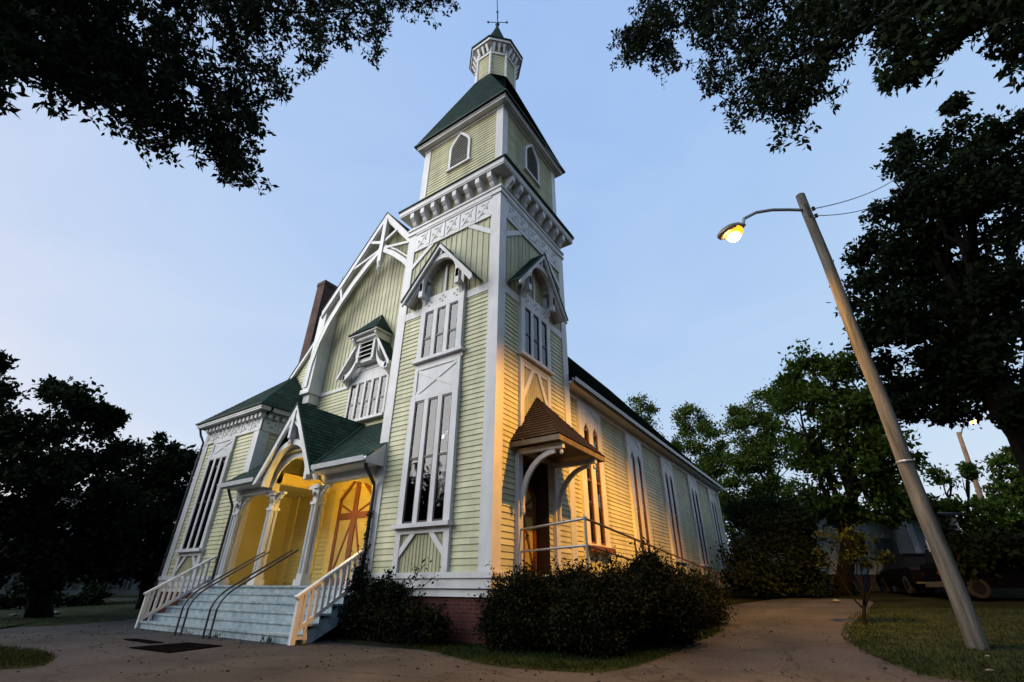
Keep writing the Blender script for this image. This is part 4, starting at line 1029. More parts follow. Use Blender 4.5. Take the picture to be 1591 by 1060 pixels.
tree('slender_tree', gz_at(-70, D), [B(-40,600,45,D),B(-10,565,20,D),B(-80,560,50,D),B(-70,680,60,D)], .2, 'tree at the left margin with one leafy sprig reaching into view', LEAF_DK, .24, 4, 70)
# right big tree
D = 22
tree('tall_maple', gz_at(1690, D), [B(1500,215,50,D),B(1565,195,50,D),B(1420,260,45,D),B(1480,300,80,D-1),B(1390,330,38,D),B(1400,420,65,D),B(1345,440,32,D),B(1480,420,80,D+1),B(1560,330,90,D),B(1570,470,80,D),
      B(1385,510,55,D-1),B(1460,540,70,D),B(1540,570,70,D),B(1430,620,45,D),B(1490,635,40,D),B(1580,625,45,D-1),B(1650,250,100,D),B(1680,450,110,D),B(1650,620,70,D),B(1350,520,34,D),B(1335,470,26,D),B(1350,380,36,D),B(1365,570,30,D),B(1420,480,60,D),B(1430,350,60,D),B(1520,500,70,D),B(1400,610,32,D),B(1470,600,50,D),B(1520,270,60,D),B(1400,215,14,D),B(1480,160,16,D),B(1500,860,40,D+3),B(1570,850,45,D+3),B(1450,800,30,D+3)],
     .5, 'tall dense maple rising behind the street lamp pole', LEAF_DK, .33, 3.0, 85, limbs=16, sub=.3)
# middle trees
D = 50
tree('small_round_tree', gz_at(1085, D), [B(1075,655,30,D),B(1095,690,35,D),B(1060,690,20,D),B(1090,740,40,D),B(1120,800,45,D),B(1120,720,25,D)], .25, 'small round-topped tree above the far end of the nave roof', LEAF_MID, .36, 3.2, 60)
D = 45
tree('bright_green_tree', gz_at(1190, D), [B(1150,660,32,D),B(1190,640,36,D),B(1170,710,45,D),B(1215,690,40,D),B(1210,590+30,26,D),B(1150,770,50,D),B(1220,770,50,D),B(1180,840,50,D)], .3, 'mid-green tree between the nave end and the brightest crown', LEAF_MID, .36, 3.0, 70)
D = 27
tree('lit_green_tree', gz_at(1300, D), [B(1260,565,34,D),B(1300,560,34,D),B(1240,620,45,D),B(1300,630,60,D),B(1350,640,55,D),B(1270,700,60,D),B(1340,720,60,D),B(1390,700,50,D),B(1280,780,50,D),B(1360,780,45,D),B(1235,590,20,D),B(1400,770,40,D),B(1240,820,40,D)], .36,
     'yellow-green topped tree left of the leaning pole', LEAF_MID, .34, 2.8, 80, limbs=12)
D = 40
tree('edge_tree', gz_at(1180, D), [B(1165,850,30,D),B(1150,800,30,D),B(1190,800,40,D),B(1200,860,40,D),B(1170,900,40,D)], .15, 'low dark tree beside the rear corner of the nave', LEAF_DK, .26, 5, 70)
D = 60
tree('far_tree', gz_at(995, D), [B(995,630,16,D),B(985,645,16,D),B(1010,640,12,D),B(975,660,18,D),B(1000,665,22,D),B(990,720,60,D)], .3, 'distant tree top peeping over the nave roof', LEAF_MID, .45, 2.0, 40, sub=.35)
D = 45
tree('far_round_tree', gz_at(1570, D), [B(1565,725,28,D),B(1590,710,30,D),B(1560,770,35,D),B(1610,760,50,D),B(1530,790,25,D),B(1600,820,50,D)], .3, 'round green tree beyond the distant lamp pole at the right margin', LEAF_MID, .38, 3, 60)
D = 38
tree('low_tree', gz_at(1490, D), [B(1465,740,22,D),B(1500,730,20,D),B(1480,790,40,D),B(1530,800,35,D),B(1450,800,35,D),B(1530,840,40,D),B(1580,830,40,D),B(1460,860,40,D)], .25, 'low leafy tree under the foot of the distant lamp pole', LEAF_MID, .36, 3, 60)
D = 25
for px_, lab_ in ((1175,'black-green bush nearest the rear corner of the nave'),(1225,'black-green bush between the nave end and the white house')):
    tree('dark_bush', gz_at(px_, D), [B(px_,860,45,D),B(px_-15,905,45,D-1),B(px_+25,900,45,D),B(px_+10,825,40,D),B(px_-5,800,35,D+1)], .08, lab_, LEAF_DK, .24, 4, 60, 'bush', 'dark bushes behind the nave path', limbs=3)
D = 15.5
tree('sapling', gz_at(1318, D), [B(1290,835,18,D),B(1320,830,18,D),B(1345,845,18,D),B(1370,860,14,D),B(1305,860,18,D),B(1335,870,14,D),B(1280,865,14,D)], .05, 'thin small tree in front of the white house', LEAF_SAP, .13, 14, 22, sub=.2, fork=.35)

# overhanging branches near the camera
def inside(pt, poly):
    x, y = pt; r = False; n = len(poly)
    for i in range(n):
        (x1,y1), (x2,y2) = poly[i], poly[i-1]
        if (y1 > y) != (y2 > y) and x < (x2-x1)*(y-y1)/(y2-y1)+x1: r = not r
    return r
def overhang(name, poly, base, fork, label, D0, D1, nclump, leaf, lm, holes=(), tr=.3, limbs=((),)):
    base = np.array(base, float); e = empty(name, tuple(base), label, 'tree')
    xs = [p[0] for p in poly]; ysv = [p[1] for p in poly]; C = []; T = []
    while len(C) < nclump:
        p = (random.uniform(min(xs), max(xs)), random.uniform(min(ysv), max(ysv)))
        if not inside(p, poly): continue
        if any(math.hypot(p[0]-h[0], p[1]-h[1]) < h[2] for h in holes): continue
        C.append(at(p[0], p[1], random.uniform(D0, D1)))
    C = np.array(C); P = []; CC = []
    m = MB(); segs = []
    lim = [np.array(q) for q in limbs]; nodes = []
    for L_ in limbs:
        pts = [np.array(at(*q)) for q in L_]; pts = [np.array(fork)]+pts
        path = []
        for a, b in zip(pts, pts[1:]): path += limb_path(a, b, 4, .04)[:-1]
        path.append(pts[-1]); n = len(path)
        m.tube([q-base for q in path], [tr*.42*(1-.88*k/(n-1)) for k in range(n)], 7); nodes += path[2:]
    nodes = np.array(nodes)
    for c in C:
        d = np.linalg.norm(nodes-c, axis=1); st = nodes[np.argmin(d)]; dd = d.min()
        path = limb_path(st, c, 4, .10, .05*dd); m.tube([q-base for q in path], [.004+.010*min(dd,2)/2*(1-.2*k) for k in range(5)], 4, False)
        tw = [path[2], path[3], c]
        for _ in range(RNG.integers(5, 9)):
            d_ = RNG.normal(size=3)*np.array((1,1,.6)); d_ /= np.linalg.norm(d_); en = c+d_*RNG.uniform(.18,.42)-np.array((0,0,.06)); tw.append(en)
            m.tube([c-base, (c+en)/2-base+RNG.normal(size=3)*.02, en-base], [.006,.004,.003], 3, False)
        for q in tw:
            k = RNG.integers(8, 14); P.append(q+RNG.normal(size=(k,3))*.035); CC.append(np.repeat(np.array([q]), k, 0))
    CC = np.concatenate(CC)
    P = np.concatenate(P); oo = P-CC; oo /= np.linalg.norm(oo, axis=1)[:,None]; V, F = leaves(P-base, leaf, .46, droop=oo*.9+np.array((0,0,-.15))); mesh_np('crown', V, F, lm, e)
    m.build('branch', BARK, e, smooth=True)
    t = MB(); p = limb_path(base-np.array((0,0,.3)), fork, 5, .03); t.tube([q-base for q in p], [tr*1.4]+[tr*(1-.1*k) for k in range(5)], 10); t.build('trunk', BARK, e, smooth=True)
polyL = [(-60,-60),(700,-60),(706,8),(690,22),(650,8),(612,38),(598,72),(560,102),(540,70),(520,60),(505,92),(470,108),(445,96),(440,140),(420,150),(418,210),(395,222),(392,280),(370,262),(330,284),(322,252),(345,225),(300,215),(262,232),(240,248),(205,215),(185,205),(200,170),(170,140),(135,150),(128,182),(95,165),(100,130),(60,105),(38,105),(22,142),(-60,150)]
lt = CAM+np.array((-8.5,-4.0,0)); lt[2] = 0
overhang('overhanging_oak', polyL, lt, lt+np.array((1.0,.5,8.2)), 'near oak whose leafy boughs hang over the sky at upper left', 8.4, 11.0, 360, .15, LEAF_OAK,
         holes=((225,75,24),(80,75,20),(300,170,16),(180,95,16),(150,30,14),(420,60,14),(340,110,12),(40,60,14),(520,25,14),(265,190,12)), tr=.2, limbs=(((-40,30,8.6),(150,40,9.2),(300,120,9.4),(360,220,9.3)), ((-40,-30,8.8),(220,-20,9.4),(450,20,9.6),(640,0,9.8)), ((-30,60,8.8),(60,110,9),(180,170,9.1),(250,215,9.2))))
polyR = [(985,-60),(990,30),(955,65),(955,85),(962,112),(985,95),(1022,108),(1030,130),(1048,112),(1062,75),(1100,80),(1098,140),(1120,160),(1130,190),(1150,198),(1165,160),(1185,178),(1215,180),(1222,212),(1245,210),(1245,185),(1265,170),(1285,140),(1308,100),(1312,70),(1340,40),(1370,30),(1378,70),(1390,80),(1384,112),(1400,130),(1430,130),(1448,95),(1470,60),(1490,45),(1510,60),(1550,70),(1560,92),(1660,98),(1660,-60)]
rt_ = CAM+np.array((6.6,4.0,0)); rt_ = np.array((CAM[0]+9.5, CAM[1]+2.0, 0.0))
overhang('overhanging_maple', polyR, rt_, rt_+np.array((-.8,.6,8.8)), 'near tree whose leafy boughs hang over the sky at upper right', 9.0, 11.5, 360, .15, LEAF_OAK,
         holes=((1185,90,14),(1340,62,18),(1110,55,12),(1240,60,14),(1270,110,10),(1420,90,14),(1050,60,10),(1500,40,14)), tr=.22, limbs=(((1640,-60,9.8),(1450,-10,9.6),(1360,35,9.5),(1290,80,9.5),(1180,90,9.6),(1220,180,9.6)), ((1640,-90,9.8),(1300,-40,9.6),(1130,0,9.8),(1010,60,9.9)), ((1640,20,9.6),(1520,40,9.6),(1420,110,9.7))))

# shrubs
def shrub(name, base, blobs, label, lm, leaf, nsub, nleaf, cat='shrub', group=None, sub=.16, aspect=.45):
    base = np.array(base, float); e = empty(name, tuple(base), label, cat, group)
    P = clump_points([(np.array(c)+base, r) for c, r in blobs], nsub, nleaf, sub, .55); P = P[P[:,2] > base[2]+.02]
    m = MB(); SH = [P]
    for _ in range(34):
        c, r = blobs[RNG.integers(len(blobs))]; r = np.array(r if hasattr(r, '__len__') else (r,r,r)); d = RNG.normal(size=3); d[2] = abs(d[2])+.35; d /= np.linalg.norm(d)
        p0 = np.array(c)+d*r*.8; p1 = np.array(c)+d*r*RNG.uniform(1.1,1.45)+np.array((0,0,RNG.uniform(.02,.16))); p = limb_path(p0, p1, 4, .08); m.tube(p, [.007,.006,.005,.004,.002], 3, False)
        for q in p[1:]: SH.append(q+base+RNG.normal(size=(6,3))*.035)
    P = np.concatenate(SH); V, F = leaves(P-base, leaf*1.05, aspect, jit=.5); mesh_np('foliage', V, F, lm, e)
    for c, r in blobs:
        for _ in range(5):
            d = RNG.normal(size=3)*.5; p = limb_path((RNG.normal()*.1, RNG.normal()*.1, 0), np.array(c)+d*np.mean(r), 4, .08); m.tube(p, [.022,.018,.014,.01,.006], 5)
    m.build('stem', BARK, e)
    return e
gb = 'dark clipped shrubs along the tower and nave'
shrub('yew_shrub', (.85,-.15,.03), [((0,0,.68),(.78,.6,.66)),((-.35,.1,.4),(.62,.5,.5)),((.25,0,1.02),(.4,.35,.35)),((.5,.2,.5),(.6,.5,.6))], 'clipped dark shrub at the tower corner nearest the brick foundation', LEAF_BUSH, .06, 110, 70, group=gb)
shrub('yew_shrub', (2.05,.25,.06), [((0,0,.7),(.8,.7,.7)),((.2,-.3,.5),(.7,.6,.5)),((-.3,.1,1.12),(.4,.35,.3)),((.5,.1,.8),(.55,.5,.6))], 'clipped dark shrub in the middle of the row, before the side door', LEAF_BUSH, .06, 110, 70, group=gb)
shrub('yew_shrub', (2.85,1.45,.13), [((0,0,.75),(.75,.7,.72)),((.1,.1,1.28),(.35,.32,.4)),((-.3,-.3,.7),(.6,.5,.7)),((.3,.5,.6),(.6,.6,.6))], 'tallest clipped shrub with loose upright tips beside the ramp railing', LEAF_BUSH, .06, 110, 70, group=gb)
shrub('rounded_shrub', (2.75,4.4,.28), [((0,0,.6),(.75,.8,.65)),((.1,.9,.6),(.7,.8,.6)),((-.1,1.6,.5),(.6,.7,.55))], 'low rounded shrub beyond the clipped ones beside the nave path', LEAF_BUSH, .065, 80, 65, group=gb)
e = shrub('vine_shrub', (-2.6,-.45,.03), [((0,0,.5),(.9,.35,.5)),((-.8,0,.5),(.5,.3,.5)),((.8,0,.4),(.55,.3,.42)),((1.25,0,.35),(.45,.25,.4)),((1.6,.05,.25),(.3,.2,.28)),((-.2,.1,1.0),(.7,.22,.25)),((-1.15,.15,1.1),(.22,.15,.5))], 'sprawling leafy shrub with climbing sprigs under the tall tower window', LEAF_BUSH, .075, 60, 50)
P = []; m = MB()
for (x0, x1, h) in ((-.2,.95,1.55),(.1,1.3,1.3),(-.6,-.1,1.45),(-1.2,-1.3,1.9),(.4,.7,1.5)):
    p = limb_path((x0,.1,.6), (x1,.18,h), 6, .06); m.tube(p, [.008]*7, 4)
    for q in p: P.append(np.array(q)+RNG.normal(size=(7,3))*.05)
V, F = leaves(np.concatenate(P), .085, .5); mesh_np('sprig', V, F, LEAF_BUSH, e); m.build('sprig_stem', BARK, e)
P = []
for k in range(34):
    z = .9+k*.06; P.append(np.array((-3.86,-.17,z))+RNG.normal(size=(8,3))*np.array((.07,.05,.05))*(1.2-.022*k))
V, F = leaves(np.concatenate(P), .08, .6); o = mesh_np('climbing_vine', V, F, LEAF_BUSH); tag(o, 'dark vine climbing the downspout at the tower corner', 'vine')
# weeds along the bottom step
for k, (x, n, lab) in enumerate(((-4.75, 40, 'green weed tuft at the bottom step near the tower-side newel'), (-6.85, 22, 'weed tuft at the foot of the pipe handrail nearer the tower'), (-8.5, 22, 'weed tuft at the foot of the pipe handrail nearer the wing'))):
    P = np.zeros((n,3))+RNG.normal(size=(n,3))*np.array((.16,.05,.0)); P[:,2] = 0
    V, F = leaves(P, .15, .12, droop=np.array((0,0,1.1))); o = mesh_np('weed_tuft', V, F, GRASS); o.location = (x, ys-.08, .004); tag(o, lab, 'weed', 'weeds along the bottom step')
# fallen leaves and grit on the asphalt
P = []
while len(P) < 1300:
    x, y = random.uniform(-13, 8), random.uniform(-6.5, 8)
    if y > -1.2 and x < 3.4: continue
    if random.random() > .25+.75*math.exp(-abs(y+1.6)*.8): continue
    P.append((x, y, ground_h(x, y)+.012))
V, F = leaves(np.array(P), .042, .6, tilt=.12, jit=.6); o = mesh_np('fallen_leaves', V, F, mat('dry_leaf_litter', (.05,.03,.015), .9, .4, spec=.05)); tag(o, 'dry fallen leaves and grit scattered over the asphalt', 'leaf litter', kind='stuff')
# grass blades
def blades(outline, c, n, zmin, h):
    O = np.array(outline); P = []
    lo, hi = O.min(0), O.max(0); poly = [tuple(o) for o in O]
    while len(P) < n:
        q = (random.uniform(lo[0], hi[0]), random.uniform(lo[1], hi[1]))
        d = math.hypot(q[0]-CAM[0], q[1]-CAM[1])
        if random.random() > min(1, (7/d)**1.6) or not inside(q, poly): continue
        P.append((q[0], q[1], ground_h(*q)+.03))
    return np.array(P)
PP = []
for pts, n in ((lawn_r, 42000), (lp, 6000), (bed, 16000), (lawn_l, 5000)):
    O = smooth_outline(pts); cO = sum(O)/len(O); O = [cO+(o_-cO)*1.025 for o_ in O]; PP.append(blades(O, None, n, 0, .06))
P = np.concatenate(PP); V, F = leaves(P, .075, .14, droop=np.array((0,0,1.0))); o = mesh_np('grass', V, F, GRASS); tag(o, 'short rough grass blades covering the lawns', 'grass', kind='stuff')

# wood behind the viewer, mirrored in windows; unseen trees at right added for shade
P = []
for x, y, h in ((-30,-24,12),(-22,-30,13),(-38,-14,12),(-12,-33,14),(-3,-30,12),(5,-34,15),(14,-31,13),(22,-26,14),(30,-18,15),(34,-8,13),(27,0,14),(25,9,13),(30,18,15),(33,28,14),(22,16,9)):
    P.append(clump_points([(np.array((x,y,h*.55)), (4.5,4.5,h*.42)), (np.array((x+3,y,h*.4)), (3.5,3.5,h*.3))], .9, 300, .62))
V, F = leaves(np.concatenate(P), .55, .6); o = mesh_np('wood', V, F, LEAF_DK); tag(o, 'dark wood mirrored in the tower windows, with unseen trees at right added for shade', 'wood', kind='stuff')
# ------------------------------------------------------------------ street lamp
pb = on_ground(1520, 1003); pb = np.array((7.86, 3.3, ground_h(7.86,3.3)))
PT = 10.75
sl = empty('street_lamp', tuple(pb), 'tall weathered wooden pole carrying a lit orange street lamp on a curved arm', 'street lamp')
m = MB(); n = 14
m.tube([(0,0,-.3)]+[(.012*math.sin(k*1.3),.012*math.cos(k*1.7),PT*k/n-pb[2]*k/n) for k in range(n+1)], [.15]+[.15-.035*k/n for k in range(n+1)], 18); m.build('pole', POLEW, sl, smooth=True)
LH = np.array((5.995, 1.75, 9.2))
a = np.array((0,0,PT-.55-pb[2])); b = LH-pb; hz = b-a; hz[2] = 0; hl = np.linalg.norm(hz); u_ = hz/hl
path = [a+u_*.09, a+u_*.5+np.array((0,0,-.03)), a+u_*1.0+np.array((0,0,-.09)), a+u_*1.5+np.array((0,0,-.24)), a+u_*1.9+np.array((0,0,-.5)), b-u_*.42+np.array((0,0,.22))]
m = MB(); m.tube(path, .042, 8); m.build('arm', GALV, sl)
m = MB(); m.box(-.02,.02,-.16,.16, a[2]-.35, a[2]+.12); m.tube([a+u_*.1-np.array((0,0,.25)), a+u_*.1+np.array((0,0,.1))], .04, 8); m.build('arm_bracket', BLACK, sl)
d0 = (b-path[-1]); d0 /= np.linalg.norm(d0); sd = np.cross(d0, (0,0,1)); sd /= np.linalg.norm(sd); up_ = np.cross(sd, d0)
HEADM = mat('lamp_head_metal', (.20,.17,.12), .5, .1, metallic=.3)
m = MB(); rings = [(-.06,.07,.06),(.06,.12,.11),(.2,.20,.15),(.44,.26,.16),(.66,.22,.13),(.8,.10,.06)]; i0 = 0; N_ = 12
for t, w, h in rings:
    c = path[-1]+d0*t
    for j in range(N_):
        an = 2*math.pi*j/N_; m.V.append(tuple(c+sd*w*math.cos(an)+up_*(h*max(-.35, math.sin(an)))))
for k in range(len(rings)-1):
    for j in range(N_): m.F.append((k*N_+j, k*N_+(j+1)%N_, (k+1)*N_+(j+1)%N_, (k+1)*N_+j))
m.F.append(tuple(range(N_))); m.F.append(tuple(range((len(rings)-1)*N_, len(rings)*N_)))
m.build('lamp_head', HEADM, sl, smooth=True)
m = MB(); m.lathe((0,0,0), [(.12,-.19),(.22,-.11),(.235,-.02),(.19,.0)], 16); o = m.build('lamp_bowl', emit('lamp_bowl_glow', (1,.24,.012), .35), sl, smooth=True); o.location = tuple(path[-1]+d0*.36-up_*.02)
lc = path[-1]+d0*.38-up_*.03
m = MB(); m.lathe((0,0,0), [(.02,-.26),(.12,-.24),(.16,-.17),(.13,-.1)], 14)
o = m.build('lamp_lens', emit('sodium_lamp_glow', (1,.62,.25), 8), sl, smooth=True); o.location = tuple(lc)
LAMP = pb+lc
m = MB(); m.box(-.155,-.14,-.06,.06,1.55,1.75); m.lathe((0,0,3.2), [(.152,-.02),(.156,0),(.152,.02)], 16); m.build('metal_tag', GALV, sl)
m = MB()
for z in (PT-.75-pb[2], PT-.5-pb[2]): m.lathe((.17,.1,z), [(.02,-.06),(.05,-.04),(.035,0),(.05,.04),(.02,.06)], 8)
m.build('insulator', BLACK, sl)
m = MB(); m.tube([(.13,.1,.2),(.115,.085,PT-.8-pb[2])], .012, 5); m.build('ground_wire', BLACK, sl)
# wire from pole into the tree
def wire(p, q, sag, r, label):
    p, q = np.array(p, float), np.array(q, float); P = [p+(q-p)*t-np.array((0,0,sag*4*t*(1-t))) for t in np.linspace(0,1,24)]
    m = MB(); m.tube([x-p for x in P], r, 5); o = m.build('overhead_wire', BLACK); o.location = tuple(p); tag(o, label, 'wire', 'overhead wires from the lamp pole')
wire((pb[0]+.17,pb[1]+.1,PT-.5), at(1440,230,25), .6, .014, 'overhead wire running from the pole top up into the maple')
wire((pb[0]+.17,pb[1]+.1,PT-.75), at(1440,236,25), 1.0, .012, 'lower sagging wire looping from the pole top insulator')
# distant lamp pole
q = gz_at(1568, 42)
e = empty('distant_lamp_pole', tuple(q), 'distant orange-lit wooden pole with a small lit lamp under the maple', 'street lamp')
tp = at(1489, 672, 42)-q
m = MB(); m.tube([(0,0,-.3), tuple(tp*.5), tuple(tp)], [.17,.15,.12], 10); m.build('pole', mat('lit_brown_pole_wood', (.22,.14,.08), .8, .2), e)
lh2 = at(1514, 656, 41.0)-q
m = MB(); m.tube([tuple(tp-np.array((0,0,.3))), tuple((tp+lh2)/2+np.array((0,0,.35))), tuple(lh2+np.array((0,0,.12)))], .04, 6); m.build('arm', GALV, e)
m = MB(); m.lathe(tuple(lh2), [(.03,-.1),(.2,-.05),(.22,.02),(.1,.1)], 10); m.build('lamp_head', emit('far_lamp_glow', (1,.45,.08), 4), e)
# ------------------------------------------------------------------ houses
def house_parts(e, name, m_, fn, label=None, parent=None):
    m = MB(); fn(m); return m.build(name, m_, parent or e, label)
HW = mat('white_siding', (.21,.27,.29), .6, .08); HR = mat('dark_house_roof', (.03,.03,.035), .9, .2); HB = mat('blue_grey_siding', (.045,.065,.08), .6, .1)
hb = gz_at(1322, 30.0); yaw = math.atan2(RIGHT[1], RIGHT[0])-.12
wh = empty('white_house', tuple(hb), 'white clapboard house in the shade behind the right lawn', 'house'); wh.rotation_euler = (0,0,yaw); wh.scale = (1,1,.78)
m = MB(); m.lap([(-3.0,0,.9),(2.6,0,.9),(2.6,0,3.6),(-3.0,0,3.6)], (0,0,1), .16, .02); m.lap([(2.6,0,.9),(2.6,6,.9),(2.6,6,3.6),(2.6,0,3.6)], (0,0,1), .16, .02)
m.lap([(2.6,-1.5,.9),(4.6,-1.5,.9),(4.6,-1.5,4.0),(2.6,-1.5,4.0)], (0,0,1), .16, .02); m.lap([(2.6,0,.9),(2.6,-1.5,.9),(2.6,-1.5,4.0),(2.6,0,4.0)], (0,0,1), .16, .02); m.lap([(4.6,-1.5,.9),(4.6,5,.9),(4.6,5,4.0),(4.6,-1.5,4.0)],(0,0,1),.16,.02)
m.face([(-3,0,.9),(-3,6,.9),(-3,6,3.6),(-3,0,3.6)]); m.lap([(-3,-.001,3.6),(2.6,-.001,3.6),(-.2,-.001,5.4)], (0,0,1), .16, .02)
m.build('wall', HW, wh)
m = MB(); m.hexa([(-3.4,-.4,3.35),(-.2,-.4,5.45),(-.2,6.4,5.45),(-3.4,6.4,3.35)], [(-3.4,-.4,3.5),(-.2,-.4,5.62),(-.2,6.4,5.62),(-3.4,6.4,3.5)]); m.hexa([(-.2,-.4,5.45),(3.0,-.4,3.35),(3.0,6.4,3.35),(-.2,6.4,5.45)], [(-.2,-.4,5.62),(3.0,-.4,3.5),(3.0,6.4,3.5),(-.2,6.4,5.62)])
m.hexa([(2.4,-1.9,4.0),(4.9,-1.9,4.0),(4.9,5,5.4),(2.4,5,5.4)], [(2.4,-1.9,4.12),(4.9,-1.9,4.12),(4.9,5,5.52),(2.4,5,5.52)]); m.build('roof', HR, wh)
m = MB(); m.box(-3.0,2.6,.03,5.9,-.3,.9); m.box(2.62,4.58,-1.46,4.9,-.3,.9); m.build('foundation', HR, wh)
for x0, y0 in ((-2.92,-.04),(2.5,-1.56),(4.5,-1.56)): m = MB(); m.box(x0-.1, x0+.1, y0-.05, y0+.04, .9, 3.6 if x0 < 0 else 4.0); m.build('corner_trim', WHITE, wh)
for x0 in (-1.6, .7):
    m = MB(); m.box(x0-.5, x0+.5, -.06, -.02, 1.9, 3.4); f = m.build('window', WHITE, wh); m = MB(); m.box(x0-.42, x0+.42, -.07, -.062, 1.98, 3.32); m.build('pane', GLASS, f)
m = MB(); 
for k in range(4): m.box(1.5, 2.5, -.5-.28*k, -.22-.28*k, -.2, .9-.2*k-.2)
m.build('entry_steps', HW, wh)
m = MB(); m.box(1.6, 2.4, -.06, -.02, .9, 2.95); f = m.build('door', HB, wh)
hb = gz_at(75, 42); yaw = math.atan2(RIGHT[1], RIGHT[0])+.05
bh = empty('shaded_house', tuple(hb), 'shaded blue-grey house with a deep front porch behind the left trees', 'house'); bh.rotation_euler = (0,0,yaw)
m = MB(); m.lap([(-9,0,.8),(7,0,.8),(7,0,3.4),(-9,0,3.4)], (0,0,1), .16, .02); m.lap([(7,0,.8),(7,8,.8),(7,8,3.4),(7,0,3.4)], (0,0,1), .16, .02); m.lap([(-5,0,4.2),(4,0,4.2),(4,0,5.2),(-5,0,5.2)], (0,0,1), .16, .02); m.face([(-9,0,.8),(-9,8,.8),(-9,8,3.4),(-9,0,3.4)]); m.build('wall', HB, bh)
m = MB(); m.hexa([(-9.4,-2.9,3.1),(7.4,-2.9,3.1),(7.4,.0,4.3),(-9.4,.0,4.3)], [(-9.4,-2.9,3.25),(7.4,-2.9,3.25),(7.4,.0,4.45),(-9.4,.0,4.45)]); m.build('porch_roof', mat('blue_grey_roof', (.09,.13,.15), .7, .15), bh)
m = MB(); m.hexa([(-5.4,-.4,5.1),(4.4,-.4,5.1),(4.4,4,7),(-5.4,4,7)], [(-5.4,-.4,5.25),(4.4,-.4,5.25),(4.4,4,7.15),(-5.4,4,7.15)]); m.build('roof', HR, bh)
m = MB(); m.box(-9,7,-2.6,0,.55,.75); m.build('porch_deck', HB, bh)
for x0 in (-8.8,-5.6,-2.4,.8,4.0,6.8):
    m = MB(); m.box(x0-.08,x0+.08,-2.55,-2.39,.75,3.2); m.build('porch_post', HB, bh)
m = MB(); m.box(-9,7,-2.52,-2.42,1.55,1.63)
for k in range(64): m.box(-8.9+k*.25,-8.85+k*.25,-2.5,-2.45,.75,1.55)
m.build('porch_railing', HB, bh)
for x0 in (-6.5,-1,3):
    m = MB(); m.box(x0-.5,x0+.5,-.05,-.022,1.4,2.9); f = m.build('window', HW, bh); m = MB(); m.box(x0-.42,x0+.42,-.06,-.052,1.48,2.82); m.build('pane', GLASS, f)
m = MB()
for k in range(4): m.box(-7.0,-5.0,-2.9-.28*k,-2.62-.28*k,0,.75-.18*k-.1)
m.build('entry_steps', HW, bh)

